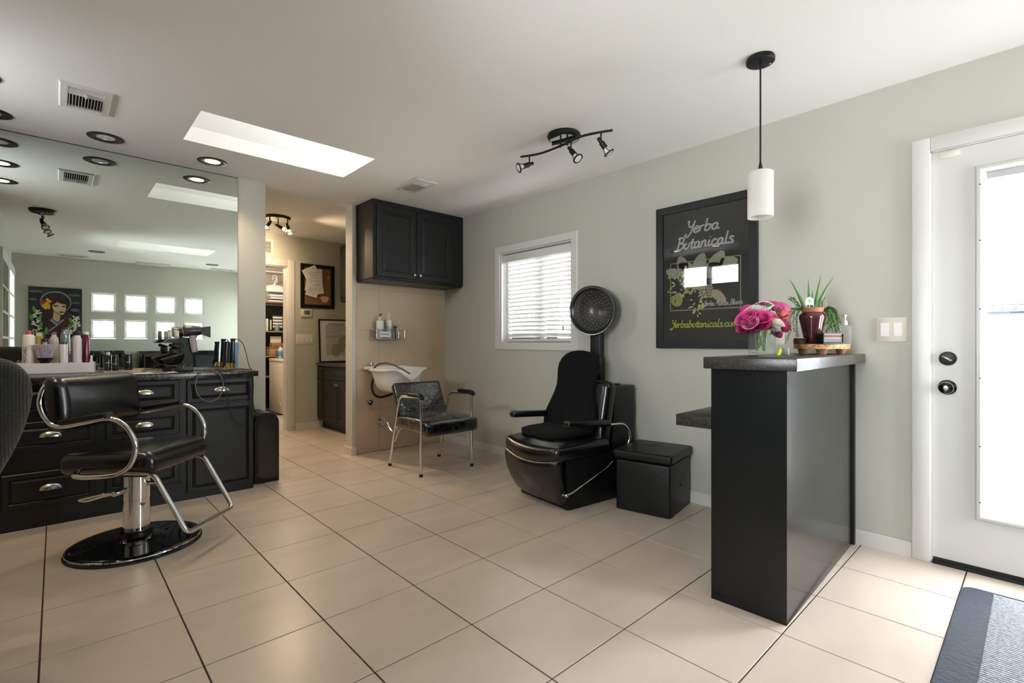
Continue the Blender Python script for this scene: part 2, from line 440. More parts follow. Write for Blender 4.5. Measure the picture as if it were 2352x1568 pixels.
# walls
bm = new_bm()
WY0, WY1, WZ0, WZ1 = 2.70, 3.605, 1.085, 1.965          # window opening
DY0, DY1, DZ1 = -.545, .372, 2.045                      # door opening
for a, b, c_, d in cells(YB - .12, YE + .12, 0, HC, [(WY0, WY1, WZ0, WZ1), (DY0, DY1, -1, DZ1), (-1.4, -.72, .95, 2.1)]):  # the last opening is the window added for light
    if c_ >= 0: box(bm, XR, XR + .12, a, b, c_, d)
obj('wall_right', bm, 'wall', kind='structure', smooth=False, label='sage green wall with small window and glazed white door')
BL = [(.41, .728), (.833, 1.153), (1.251, 1.568), (1.672, 1.992)]; BZ = [(1.165, 1.485), (1.595, 1.915)]
bm = new_bm()
for a, b, c_, d in cells(-1.15, XR, 0, HC, [(x0, x1, z0, z1) for x0, x1 in BL for z0, z1 in BZ] + [(2.62, 3.14, .3, 2.15)]): box(bm, a, b, YB - .12, YB, c_, d)  # the tall corner opening is added to let in light
obj('wall_back', bm, 'wall', kind='structure', smooth=False, label='sage green wall with glass blocks seen in the mirror')
bm = new_bm(); box(bm, -1.15, 1.298, YM, YM + .115, 0, HC); obj('wall_mirror', bm, 'wall', kind='structure', smooth=False, label='sage green wall carrying the big mirror')
bm = new_bm(); box(bm, 2.12, XR, YT + .012, YT + .14, 0, HC); wt = obj('wall_tiled', bm, 'wall', kind='structure', smooth=False, label='short partition wall tiled in beige behind the basin')
LW = [(3.0, 3.45), (3.55, 3.97)]
bm = new_bm()
LWIN = [(3.02, 3.46, 2.0, 2.27), (3.5, 3.92, 1.98, 2.29)]
for a, b, c_, d in cells(2.2, YM, 0, HC, LWIN): box(bm, XL - .1, XL, a, b, c_, d)
obj('wall_left', bm, 'wall', kind='structure', smooth=False)
bm = new_bm(); box(bm, XL - .1, XL2, 2.1, 2.2, 0, HC); 

for a, b, c_, d in cells(-.05, 2.1, 0, HC, [(.19, .96, .98, 1.95)]): box(bm, XL2 - .1, XL2, a, b, c_, d)  # opening added behind one French door to light the right wall

box(bm, XL3 - .1, XL3, YB, -.05, 0, HC); box(bm, XL3, XL2 - .1, -.05, 0.03, 0, HC)
obj('wall_side', bm, 'wall', kind='structure', smooth=False)
bm = new_bm(); box(bm, 1.09, 1.21, YM + .115, YE, 0, HC); obj('wall_hall_left', bm, 'wall', kind='structure', smooth=False)
bm = new_bm()
for a, b, c_, d in cells(1.21, XR, 0, HC, [(1.36, 2.119, -1, 2.049)]):
    if c_ >= 0: box(bm, a, b, YH, YH + .115, c_, d)
obj('wall_hall_end', bm, 'wall', kind='structure', smooth=False, label='hall end wall with doorway to the laundry')
bm = new_bm(); box(bm, 1.09, XR, YE, YE + .12, 0, HC); obj('wall_laundry', bm, mat('laundry_paint', '#a39a90', .7), kind='structure', smooth=False)
# wall tiles behind the basin
xs = [2.142, AY(871, 900, YT).x, XR]; zs = [0.005]
z1_ = [AY(818, 944, YT).z, AY(818, 852, YT).z, AY(818, 757, YT).z]
zs = [.005] + z1_ + [z1_[2] + .405, z1_[2] + .79]
bm = new_bm(); box(bm, 2.142, XR - .001, YT + .004, YT + .0119, .003, 2.0); obj('grout', bm, 'wgrout', wt, smooth=False)
for a, b in zip(xs, xs[1:]):
    for c_, d in zip(zs, zs[1:]):
        bm = new_bm(); t = bmesh.new(); box(t, a + .0012, b - .0012, YT, YT + .008, c_ + .0012, d - .0012)
        _join(bm, t); obj('tile', bm, 'wtile', wt, smooth=False)
bm = new_bm(); box(bm, 2.106, 2.142, YT - .004, YT + .142, .0, HC); obj('trim_1', bm, mat('corner_paint', '#c9c4b8', .5), kind='structure', smooth=False, label='pale corner post at the end of the tiled partition')
# baseboards
def bboard(name, x0, x1, y0, y1, h_=.078, lab=None):
    bm = new_bm(); t = bmesh.new(); box(t, x0, x1, y0, y1, .0, h_)
    bmesh.ops.bevel(t, geom=[e for e in t.edges if all(v.co.z > h_ - .001 for v in e.verts)], offset=.004, segments=2, affect='EDGES')
    _join(bm, t); obj(name, bm, 'white', kind='structure', label=lab)
bboard('baseboard_right', XR - .013, XR, 1.02, YT, lab='white baseboard along the sage wall beneath the window')
bboard('baseboard_door', XR - .013, XR, .444, .70, lab='white baseboard between reception counter and door casing')
bboard('baseboard_hall', 2.21, 2.56, YH - .013, YH, lab='white baseboard on the hall end wall')
bboard('baseboard_partition', 2.092, 2.1055, YT - .0045, YT + .15)
bboard('baseboard_partition_front', 2.092, 2.142, YT - .018, YT - .005)
bboard('baseboard_back', XL3, XR, YB, YB + .013)

# window in the right wall
wf = obj('window_1', frame_rect(new_bm(), (XR, 3.672, 1.03), (0, -1, 0), (0, 0, 1), (-1, 0, 0), 3.672 - 2.636, 2.03 - 1.03, .058, .016), 'white', kind='structure', label='small white-framed window in the sage wall beside the hood dryer')
bm = new_bm()
box(bm, XR, XR + .12, WY0 - .001, WY0 + .01, WZ0, WZ1); box(bm, XR, XR + .12, WY1 - .01, WY1 + .001, WZ0, WZ1); box(bm, XR, XR + .12, WY0, WY1, WZ0 - .001, WZ0 + .01); box(bm, XR, XR + .12, WY0, WY1, WZ1 - .01, WZ1 + .001)
obj('window_jamb', bm, 'white', wf, smooth=False)
bm = new_bm(); frame_rect(bm, (XR + .105, WY1, WZ0), (0, -1, 0), (0, 0, 1), (-1, 0, 0), WY1 - WY0, WZ1 - WZ0, .045, .03)
my = AX(1248, 680, XR + .09).y
box(bm, XR + .075, XR + .105, my - .028, my + .028, WZ0, WZ1); obj('sash', bm, mat('sash', '#b9bcc0', .5), wf, smooth=False)
bm = new_bm(); box(bm, XR + .108, XR + .112, WY0, WY1, WZ0, WZ1); obj('pane', bm, 'glass', wf, smooth=False)
# its venetian blind
bl = thing('window_blind', 'white horizontal slat blind hanging inside the small window', 'blind', (XR + .04, 3.15, WZ0 + .02))
bm = new_bm(); rbox(bm, (XR + .035, (WY0 + WY1) / 2, WZ1 - .055), (.05, WY1 - WY0 - .03, .07), .004); obj('valance', bm, 'white', bl, True)
bx0, bx1 = WY0 + .018, WY1 - .055
nsl = 19; zt, zb = WZ1 - .105, WZ0 + .075
sm = None
for i in range(nsl):
    z = zt + (zb - zt) * i / (nsl - 1)
    if sm is None:
        bm = new_bm(); rbox(bm, (0, 0, 0), (.046, bx1 - bx0, .0028), .001, 1, m=Matrix.Rotation(math.radians(46), 4, 'Y')); sm = mesh_of(bm, 'slat', 'slat')
    o = bpy.data.objects.new('slat', sm); COL.objects.link(o); o.parent = bl
    o.location = Vector((XR + .045, (bx0 + bx1) / 2, z)) - Vector((XR + .04, 3.15, WZ0 + .02))
bm = new_bm(); rbox(bm, (XR + .045, (bx0 + bx1) / 2, WZ0 + .036), (.045, bx1 - bx0, .028), .003); obj('bottom_rail', bm, 'white', bl, True)
for yy in (bx0 + .14, (bx0 + bx1) / 2 + .02, bx1 - .06):
    bm = new_bm(); cyl(bm, (XR + .021, yy, WZ1 - .09), (XR + .021, yy, WZ0 + .04), .0012, seg=6); obj('cord', bm, 'white', bl, True)
bm = new_bm(); cyl(bm, (XR + .012, bx1 - .02, WZ1 - .09), (XR + .012, bx1 - .02, WZ0 + .06), .004, seg=8); obj('tilt_wand', bm, mat('wand', '#9a9a98', .4), bl, True)
bm = new_bm(); yy = AX(1290, 770, XR).y; cyl(bm, (XR + .02, yy, WZ0 + .2), (XR + .02, yy, WZ0 + .06), .001, seg=6); lathe(bm, [(.002, 0), (.006, .004), (.004, .03), (.001, .034)], (XR + .018, yy, WZ0 + .12), 10); obj('pull_cord', bm, 'black', bl, True)

# glazed entrance door
bm = new_bm(); XD = XR + .004
GY0, GY1, GZ0, GZ1 = -.355, .176, .285, 1.895        # glass
for a, b, c_, d in cells(DY0 + .006, DY1 - .006, .014, DZ1 - .008, [(GY0, GY1, GZ0, GZ1)]): box(bm, XD, XD + .045, a, b, c_, d)
dr = obj('door_1', bm, 'doorw', kind='structure', smooth=False, label='white entrance door with tall glazed panel and enclosed blind')
bm = new_bm(); rings_ = [(0, 0), (0, .006), (.006, .014), (.018, .016), (.026, .010), (.034, .006)]
o_, w_, h_ = Vector((XD, GY1 + .034, GZ0 - .034)), GY1 - GY0 + .068, GZ1 - GZ0 + .068
prev = None
for ins, ht in rings_:
    q = [bm.verts.new(o_ + Vector((-ht, -a, b))) for a, b in ((ins, ins), (w_ - ins, ins), (w_ - ins, h_ - ins), (ins, h_ - ins))]
    if prev:
        for i in range(4): bm.faces.new([prev[i], prev[(i + 1) % 4], q[(i + 1) % 4], q[i]])
    prev = q
obj('glazing_frame', bm, 'doorw', dr)
bm = new_bm()
for zz in [AX(2247, v, XR).z for v in (425, 553, 710, 868, 1024, 1152)]: ball(bm, (XD - .0155, GY1 + .016, zz), .004, (.4, 1, .7), 8, 6)
obj('screw', bm, 'black', dr)
bm = new_bm(); box(bm, XD + .008, XD + .011, GY0, GY1, GZ0, GZ1); obj('pane', bm, 'doorglass', dr, smooth=False)
bm = new_bm(); box(bm, XD + .034, XD + .037, GY0, GY1, GZ0, GZ1); obj('pane', bm, 'doorglass', dr, smooth=False)
zbb = AX(2262, 716, XR).z
bm = new_bm(); box(bm, XD + .013, XD + .032, GY0 + .004, GY1 - .004, GZ1 - .03, GZ1 - .002); obj('blind_headrail', bm, 'doorw', dr, smooth=False)
bm = new_bm(); n_ = 50
for i in range(n_):
    z = GZ1 - .04 + (zbb + .035 - GZ1 + .04) * i / (n_ - 1)
    box(bm, -.008, .008, GY0 + .006, GY1 - .006, -.0005, .0005, m=Matrix.Translation((XD + .0225, 0, z)) @ Matrix.Rotation(math.radians(-34), 4, 'Y'))
obj('blind_slats', bm, 'mini', dr, kind='stuff', smooth=False)
bm = new_bm()
for i in range(5): box(bm, XD + .014, XD + .031, GY0 + .006, GY1 - .006, zbb + .004 + i * .006, zbb + .007 + i * .006)
box(bm, XD + .014, XD + .031, GY0 + .006, GY1 - .006, zbb - .012, zbb); obj('blind_bottom_rail', bm, mat('rail', '#8e98a8', .5), dr, smooth=False)
bm = new_bm(); cyl(bm, (XD + .013, AX(2305, 500, XR).y, GZ1 - .03), (XD + .013, AX(2305, 500, XR).y, zbb), .0012, seg=6); obj('blind_cord', bm, 'mini', dr)
p = AX(2177, 823, XD); rx = Matrix.Rotation(-PI / 2, 4, 'Y')
bm = new_bm(); lathe(bm, [(.034, 0), (.034, .006), (.030, .013), (.020, .015)], (XD, p.y, p.z), 32, rx); db = obj('deadbolt', bm, 'black', dr, label='black deadbolt with thumb turn')
bm = new_bm(); rbox(bm, (XD - .024, p.y, p.z), (.018, .042, .011), .004, 2, m=Matrix.Translation((XD - .024, p.y, p.z)) @ Matrix.Rotation(math.radians(28), 4, 'X') @ Matrix.Translation((-XD + .024, -p.y, -p.z))); obj('thumb_turn', bm, 'nickel', db)
p = AX(2176, 889, XD)
bm = new_bm(); lathe(bm, [(.036, 0), (.036, .005), (.030, .010), (.014, .014), (.012, .03), (.024, .038), (.029, .05), (.027, .062), (.016, .067)], (XD, p.y, p.z), 32, rx); kb = obj('door_knob', bm, 'blackgloss', dr, label='round black door knob')
bm = new_bm(); lathe(bm, [(.011, 0), (.011, .003), (.007, .004)], (XD - .067, p.y, p.z), 20, rx); obj('lock_button', bm, 'nickel', kb)
bm = new_bm(); rbox(bm, (XD - .005, .30, 2.012), (.010, .075, .028), .002); obj('contact_sensor', bm, 'ivory', dr)
bm = new_bm(); box(bm, XD - .004, XD + .05, DY0 + .01, DY1 - .01, .0145, .03); obj('sweep', bm, 'rubber', dr, smooth=False)
bm = new_bm()
for (a, b, c_, d) in ((DY1, .443, 0, 2.112), (DY0 - .071, DY0, 0, 2.112), (DY0, DY1, DZ1, 2.112)): rbox(bm, (XR - .008, (a + b) / 2, (c_ + d) / 2), (.018, b - a, d - c_), .003)
box(bm, XR, XR + .12, DY1 - .005, DY1 + .001, 0, DZ1); box(bm, XR, XR + .12, DY0 - .001, DY0 + .005, 0, DZ1); box(bm, XR, XR + .12, DY0, DY1, DZ1 - .006, DZ1 + .001)
obj('trim_2', bm, 'white', kind='structure', label='white door casing around the entrance door')
bm = new_bm(); rbox(bm, (XR + .05, (DY0 + DY1) / 2, .006), (.13, DY1 - DY0 - .012, .013), .003); obj('trim_3', bm, 'rubber', kind='structure', label='dark threshold under the entrance door')
# laundry doorway casing
bm = new_bm()
rbox(bm, (2.161, YH - .008, 1.066), (.084, .018, 2.132), .003); rbox(bm, (1.318, YH - .008, 1.066), (.084, .018, 2.132), .003); rbox(bm, (1.74, YH - .008, 2.09), (.76, .018, .084), .003)
box(bm, 2.105, 2.119, YH, YH + .115, 0, 2.049); box(bm, 1.36, 1.374, YH, YH + .115, 0, 2.049); box(bm, 1.374, 2.105, YH, YH + .115, 2.037, 2.049)
obj('trim_4', bm, 'white', kind='structure', label='white casing of the laundry doorway at the end of the hall')

# glass blocks in the wall behind
for r_, (z0, z1) in enumerate(BZ):
    for c2, (x0, x1) in enumerate(BL):
        g = thing('glass_block', '%s glass block from the painting in the %s row on the sage wall' % (['first', 'second', 'third', 'fourth'][c2], ['lower', 'upper'][r_]), 'glass block', ((x0 + x1) / 2, YB - .06, z0), group='glass blocks in the wall behind')
        bm = new_bm(); frame_rect(bm, (x0 + .002, YB - .09, z0 + .002), (1, 0, 0), (0, 0, 1), (0, 1, 0), x1 - x0 - .004, z1 - z0 - .004, .028, .094); obj('rim', bm, 'blockrim', g, True)
        bm = new_bm(); rbox(bm, ((x0 + x1) / 2, YB - .05, (z0 + z1) / 2), (x1 - x0 - .062, .05, z1 - z0 - .062), .012, 2); obj('glass_face', bm, 'block', g, True)
# the small high windows on the left (mirrored in the poster glass)
for k, (a, b, c_, d) in enumerate(LWIN):
    bm = new_bm(); frame_rect(bm, (XL, a - .03, c_ - .03), (0, 1, 0), (0, 0, 1), (1, 0, 0), b - a + .06, d - c_ + .06, .03, .012)
    o = obj('window_%d' % (2 + k), bm, 'white', kind='structure', label='white-framed window on the alcove wall'); bm = new_bm(); box(bm, XL - .06, XL - .055, a, b, c_, d); obj('pane', bm, 'glass', o, smooth=False)
# two unseen windows added to light the room (both behind the camera)
for k, (o_, ax_, n_, w_, h_) in enumerate((((XR, -.70, .93), (0, -1, 0), (-1, 0, 0), .72, 1.19), ((2.60, YB, .28), (1, 0, 0), (0, 1, 0), .56, 1.89))):
    bm = new_bm(); frame_rect(bm, o_, ax_, (0, 0, 1), n_, w_, h_, .05, .018); o = obj('window_%d' % (8 + k), bm, 'white', kind='structure', label='white-framed window added unseen behind the camera to light the room')
    bm = new_bm(); prism(bm, [(.02, .02), (w_ - .02, .02), (w_ - .02, h_ - .02), (.02, h_ - .02)], Vector(o_) - Vector(n_) * .06, ax_, (0, 0, 1), n_, .004); obj('pane', bm, 'glass', o, smooth=False)
# French doors on the side wall
for k, y0 in enumerate((.10, 1.08)):
    bm = new_bm(); ww, hh = .95, 2.02
    frame_rect(bm, (XL2 + .004, y0, .012), (0, 1, 0), (0, 0, 1), (1, 0, 0), ww, hh, .10, .035)
    fd = obj('door_%d' % (2 + k), bm, 'white', kind='structure', label='white multi-pane French door on the side wall')
    bm = new_bm()
    box(bm, XL2 + .008, XL2 + .034, y0 + ww / 2 - .012, y0 + ww / 2 + .012, .1, hh - .09)
    for i in range(1, 7): box(bm, XL2 + .008, XL2 + .034, y0 + .1, y0 + ww - .1, .11 + 1.82 * i / 7 - .012, .11 + 1.82 * i / 7 + .012)
    obj('muntin', bm, 'white', fd, smooth=False)
    bm = new_bm(); box(bm, XL2 + .012, XL2 + .016, y0 + .09, y0 + ww - .09, .1, hh - .08); obj('pane', bm, 'glass' if k == 0 else mat('door_pane', '#76807a', .06), fd, smooth=False)  # first leaf clear for the added daylight, second kept opaque

# outside: patio seen through door and window
bm = new_bm(); box(bm, XR + .125, 14, -8, 12, -.2, -.06); obj('ground', bm, mat('patio_concrete', '#d8d2c8', .8, var=.06, vscale=1.5), kind='structure', smooth=False, label='pale concrete patio outside the glazed door')
bm = new_bm(); box(bm, 9.0, 9.2, -8, 12, -.06, 1.9); obj('wall_patio', bm, mat('patio_wall', '#b9bfca', .8), kind='structure', smooth=False, label='pale garden wall beyond the patio')
bm = new_bm(); rbox(bm, (6.5, -.9, .14), (.42, 3.4, .40), .02); single('patio_kerb', bm, mat('kerb', '#d9dade', .8), 'pale low kerb across the patio outside the door', 'kerb')

# ================================================================== styling station
YF = 4.04
st = thing('styling_cabinet', 'long black cabinet with raised-panel drawers and cup pulls under the mirror', 'cabinet', (.2, 4.25, 0))
SX0, SX1 = -.72, 1.09
bm = new_bm(); box(bm, SX0, SX1, YF, YM - .003, .0, .842); obj('body', bm, 'blackcab', st, True, smooth=False)
DRW = [(0, 0), (0, .012), (.004, .016), (.030, .016), (.036, .009), (.052, .018)]
cup = None
def cup_pull(c_, parent, nrm=(0, -1, 0), ax=(1, 0, 0), w_=.105, h_=.036, d_=.026):
    c_, nrm, ax = Vector(c_), Vector(nrm), Vector(ax); bm = new_bm(); up = Vector((0, 0, 1)); N, K = 16, 6; g = []
    for i in range(N + 1):
        t = PI * i / N; s_ = math.sin(t) ** .7
        g.append([bm.verts.new(c_ + ax * (w_ / 2 * math.cos(t)) + up * (h_ * s_ * math.sin(PI / 2 * k / K) - h_ * .5) + nrm * (.001 + d_ * s_ * math.cos(PI / 2 * k / K))) for k in range(K + 1)])
    for i in range(N):
        for k in range(K):
            try: bm.faces.new([g[i][k], g[i + 1][k], g[i + 1][k + 1], g[i][k + 1]])
            except ValueError: pass
    obj('cup_pull', bm, 'nickel', parent, True, label='polished nickel cup pull', angle=70)
def drawer(x0, x1, z0, z1, pull=True, name='drawer'):
    bm = new_bm(); rings(bm, (x0, YF, z0), (1, 0, 0), (0, 0, 1), (0, -1, 0), x1 - x0, z1 - z0, DRW)
    d = obj(name, bm, 'blackcab', st, True, smooth=False)
    if pull: cup_pull(((x0 + x1) / 2, YF - .019, (z0 + z1) / 2 + .012), d)
    return d
drawer(.665, 1.085, .672, .835)
drawer(.665, 1.085, .045, .655, False, 'cabinet_door')
for a, b in ((.665, .84), (.455, .625), (.12, .435)):
    drawer(.232, .622, a + .015, b)
    if b < .45: drawer(-.23, .182, .125, .33, True)
    else: drawer(-.23, .182, a + .0, b)
drawer(-.70, -.28, .672, .835); drawer(-.70, -.28, .125, .655, False, 'cabinet_door')
bm = new_bm(); rbox(bm, ((SX0 + 1.115) / 2, (4.0 + YM) / 2, .865), (1.115 - SX0, YM - 4.0 - .001, .043), .004); single('station_worktop', bm, 'darktop', 'dark speckled worktop on the black styling cabinet below the mirror', 'countertop')
WT = .8866
bm = new_bm(); box(bm, -.95, 1.083, YM - .007, YM - .001, .905, HC - .004); mirror_o = single('large_mirror', bm, 'mirror', 'large frameless wall mirror above the black styling cabinet', 'mirror', smooth=False)
bm = new_bm(); box(bm, -.95, 1.083, YM - .009, YM - .001, HC - .004, HC); obj('top_gap_strip', bm, 'black', mirror_o, True, smooth=False)  # black strip paints the dark gap between mirror and ceiling

# ---- styling chair
ch = thing('styling_chair', 'black vinyl salon chair with looping chrome arms and round base', 'chair', (.32, 3.34, 0), -YAW)
bm = new_bm(); lathe(bm, [(.302, 0), (.302, .006), (.29, .012)], seg=64); obj('base_rim', bm, 'rubber', ch)
bm = new_bm(); lathe(bm, [(.294, .010), (.292, .020), (.282, .028), (.268, .030)], seg=64)
lathe(bm, [(.268, .0302), (.14, .038), (.085, .046), (.075, .055)], seg=64); obj('base_plate', bm, 'blackgloss', ch)
bm = new_bm(); tube(bm, [(.291 * math.cos(a), .291 * math.sin(a), .019) for a in [2 * PI * i / 72 for i in range(72)]], .006, 8, closed=True); obj('base_ring', bm, 'chrome', ch)
bm = new_bm(); lathe(bm, [(.073, .05), (.073, .078), (.066, .084)], seg=40); obj('column_collar', bm, 'black', ch)
bm = new_bm(); lathe(bm, [(.060, .082), (.061, .10), (.060, .25), (.063, .252), (.063, .385)], seg=48); obj('hydraulic_column', bm, 'chrome', ch)
bm = new_bm(); rbox(bm, (0, 0, .415), (.26, .22, .05), .01); obj('seat_bracket', bm, 'black', ch)
bm = new_bm(); cyl(bm, (-.03, -.055, .305), (-.03, -.115, .305), .014, seg=16)
tube(bm, fillet([(-.03, -.095, .305), (-.10, -.10, .30), (-.235, -.10, .268), (-.19, -.10, .262), (-.09, -.10, .293), (-.03, -.095, .303)], .03), .006, 8); obj('pump_lever', bm, 'chrome', ch)
bm = new_bm(); cyl(bm, (.05, .0, .33), (.115, .0, .335), .012, seg=16); obj('release_knob', bm, 'chrome', ch)
def seatfn(v):
    x = v.x
    if x > .12: v.z -= (x - .12) ** 2 * 1.6
    v.z += .012 * (x / .25)
    return v
bm = new_bm(); cushion(bm, (.015, 0, .492), (.48, .475, .105), .042, 10, 5, fn=seatfn, puff=.012); obj('seat', bm, 'leather', ch)
def backfn(v):
    v.x -= .012 * (v.z / .13) + .012 * (1 - (2 * v.y / .53) ** 2)
    return v
bm = new_bm(); cushion(bm, (-.222, 0, .785), (.11, .535, .275), .05, 10, 6, fn=backfn, puff=.028); obj('backrest', bm, 'leather', ch)
for s_ in (-1, 1):
    path = [(-.225, s_ * .20, .865), (-.25, s_ * .25, .885), (-.268, s_ * .268, .80), (-.235, s_ * .268, .716), (-.175, s_ * .268, .683), (-.05, s_ * .268, .702), (.074, s_ * .268, .722), (.158, s_ * .268, .676), (.20, s_ * .268, .589), (.18, s_ * .268, .505), (.116, s_ * .268, .452), (-.022, s_ * .268, .436), (-.10, s_ * .262, .438), (-.13, s_ * .22, .44), (-.13, s_ * .05, .44)]
    bm = new_bm(); tube(bm, crom(path, 7), .0125, 14); obj('arm_tube', bm, 'chrome', ch)
    mm = Matrix.Translation((-.05, s_ * .268, .722)) @ Matrix.Rotation(math.radians(-9.5), 4, 'Y')
    bm = new_bm(); rbox(bm, (0, 0, 0), (.24, .042, .026), .009, 3, m=mm); ap = obj('arm_pad', bm, 'black', ch)
    bm = new_bm(); rbox(bm, (.118, 0, -.002), (.018, .046, .03), .005, 2, m=mm); obj('pad_clip', bm, mat('pad_clip', '#2c3240', .25), ap)
fp = fillet([(.05, -.197, .437), (.235, -.197, .437), (.405, -.197, .135), (.412, .197, .135), (.24, .197, .437), (.05, .197, .437)], .04)
bm = new_bm(); tube(bm, fp, .0125, 14); obj('footrest', bm, 'chrome', ch)

# ---- chair in a waffle-knit cover beside it
wc = thing('covered_chair', 'chair in a dark waffle-knit slipcover at the station end', 'chair', (-.36, 2.78, 0), 0)
mw = mat('waffle_knit', '#1a1b17', .95, sheen=.2)
nt = mw.node_tree; b_ = nt.nodes['Principled BSDF']; tc = nt.nodes.new('ShaderNodeTexCoord'); ws = []
for ax_ in ('X', 'Z'):
    wv = nt.nodes.new('ShaderNodeTexWave'); wv.bands_direction = ax_; wv.inputs['Scale'].default_value = 34; wv.inputs['Distortion'].default_value = .6; nt.links.new(tc.outputs['Object'], wv.inputs['Vector']); ws.append(wv)
mx = nt.nodes.new('ShaderNodeMath'); mx.operation = 'MINIMUM'; nt.links.new(ws[0].outputs['Fac'], mx.inputs[0]); nt.links.new(ws[1].outputs['Fac'], mx.inputs[1])
bp = nt.nodes.new('ShaderNodeBump'); bp.inputs['Strength'].default_value = .6; bp.inputs['Distance'].default_value = .005; nt.links.new(mx.outputs[0], bp.inputs['Height']); nt.links.new(bp.outputs[0], b_.inputs['Normal'])
def wfn(v):
    t = (v.z + .32) / .64                          # 0 at the seat, 1 at the top
    half = .10 + .195 * math.sin(min(1, max(0, t)) * PI * .62)
    v.x *= half / .28; v.y += .09 * (v.x / .28) ** 2 - .05 * t
    v.z -= .055 * (abs(v.x) / .28) ** 3 * (1 if t > .8 else 0)
    return v
bm = new_bm(); cushion(bm, (.0, -.22, .735), (.56, .11, .65), .05, 12, 5, fn=wfn, puff=.02); obj('backrest', bm, mw, wc)
bm = new_bm(); cushion(bm, (-.06, .06, .44), (.40, .46, .10), .04, 8, 4, puff=.02); obj('seat', bm, mw, wc)
for a in (-.2, .08):
    for b in (-.12, .22):
        bm = new_bm(); cyl(bm, (a, b, 0), (a, b, .4), .016, .02, 12); obj('leg', bm, 'black', wc)

# ---- slim bin beside the cabinet
bn = thing('waste_bin', 'slim black bin with arched top standing against the cabinet end', 'bin', (1.21, 4.28, 0))
def arch(x0, x1, z0, z1, r0, n=10):
    pts = [(x0 + r0, z0), (x1 - r0, z0)]; pts += [(x1 - r0 + r0 * math.sin(PI / 2 * i / n), z0 + r0 - r0 * math.cos(PI / 2 * i / n)) for i in range(1, n + 1)]
    R = (x1 - x0) * .47
    pts += [(x1 - R + R * math.cos(PI / 2 * i / n), z1 - R + R * math.sin(PI / 2 * i / n)) for i in range(n + 1)]
    pts += [(x0 + R * 1 - R * math.sin(PI / 2 * i / n), z1 - R + R * math.cos(PI / 2 * i / n)) for i in range(n + 1)]
    pts += [(x0, z0 + r0)]; return pts
bm = new_bm(); prism(bm, arch(1.122, 1.30, 0, .545, .006), (0, 4.125, 0), (1, 0, 0), (0, 0, 1), (0, 1, 0), .29); obj('body', bm, 'black', bn, True)
bm = new_bm(); prism(bm, arch(1.134, 1.288, .035, .53, .03), (0, 4.125, 0), (1, 0, 0), (0, 0, 1), (0, -1, 0), .006); prism(bm, arch(1.146, 1.276, .05, .515, .03), (0, 4.119, 0), (1, 0, 0), (0, 0, 1), (0, -1, 0), .006); obj('door_panel', bm, 'leather', bn, True)

# ================================================================== wall cabinet over the basin
wcab = thing('wall_cabinet', 'black two-door wall cabinet mounted over the shampoo basin', 'cabinet', (2.68, 4.38, 1.68))
CX0, CX1, CY, CZ0 = 2.152, XR - .002, 4.215, 1.682
bm = new_bm(); box(bm, CX0, CX1, CY, YT - .001, CZ0 + .02, HC - .002); box(bm, CX0 + .01, CX1 - .01, CY + .02, YT - .001, CZ0, CZ0 + .02); obj('body', bm, 'blackcab', wcab, True, smooth=False)
DOOR = [(0, 0), (0, .014), (.005, .019), (.052, .019), (.058, .013), (.068, .013), (.084, .019)]
xa = AY(955, 500, CY).x
for x0, x1, kx in ((CX0 + .035, xa - .003, 1), (xa + .003, AY(1036, 560, CY).x, 0)):
    bm = new_bm(); rings(bm, (x0, CY, CZ0 + .035), (1, 0, 0), (0, 0, 1), (0, -1, 0), x1 - x0, HC - .05 - CZ0 - .035, DOOR)
    d = obj('door', bm, 'blackcab', wcab, True, smooth=False)
    bm = new_bm(); kx_ = x1 - .03 if kx else x0 + .03
    lathe(bm, [(.006, 0), (.006, .012), (.015, .018), (.016, .024), (.010, .030), (.002, .031)], (kx_, CY - .019, CZ0 + .075), 20, Matrix.Rotation(PI / 2, 4, 'X')); obj('knob', bm, 'nickel', d, True)

# ================================================================== shampoo basin
sk = thing('shampoo_basin', 'white ceramic shampoo basin with neck dip fixed to the tiled wall', 'basin', (2.44, 4.3, .6))
bm = new_bm(); N = 48
ccx, ccy = 2.455, 4.285; HW, HD = .235, .245
def rim(t, k):          # k scales the plan; t angle
    a = math.cos(t); b = math.sin(t); e = 2 / 3.2
    x = math.copysign(abs(a) ** e, a) * HW * k; y = math.copysign(abs(b) ** e, b) * HD * k
    return x, y
def rimz(x, y):
    z = .852 + .02 * max(0, -y / HD) ** 3
    if y < 0: z -= .115 * math.exp(-(x / .095) ** 2) * min(1, (-y / HD) ** 3)     # the neck dip at the front
    return z
levels = [(1.0, 0.0, 0), (1.045, -.012, 0), (1.05, -.03, 0), (.98, -.03, 0), (.90, .0, .10), (.80, .0, .2), (.58, .0, .245), (.28, .0, .255)]
outer = [(.94, 'rim', -.012), (1.0, 'rim', .0), (1.045, 'rim', -.006), (1.05, 'rim', -.028), (.99, 'rim', -.034)]
R_ = []
for k, _, dz in outer:
    R_.append([(*rim(2 * PI * i / N, k), dz) for i in range(N)])
ringsv = []
for ring in R_: ringsv.append([bm.verts.new((ccx + x, ccy + y, rimz(x, y) + dz)) for x, y, dz in ring])
for k, z in ((.95, .77), (.9, .71), (.8, .655), (.6, .62), (.3, .61)):
    ringsv.append([bm.verts.new((ccx + x * .95, ccy + .01 + y * .85, min(z, rimz(*rim(2 * PI * i / N, 1.)) - .045) if k > .92 else z)) for i, (x, y) in enumerate([rim(2 * PI * i / N, k) for i in range(N)])])
for A, B in zip(ringsv, ringsv[1:]):
    for i in range(N): bm.faces.new([A[i], A[(i + 1) % N], B[(i + 1) % N], B[i]])
bm.faces.new(ringsv[-1])
inn = [ringsv[0]]
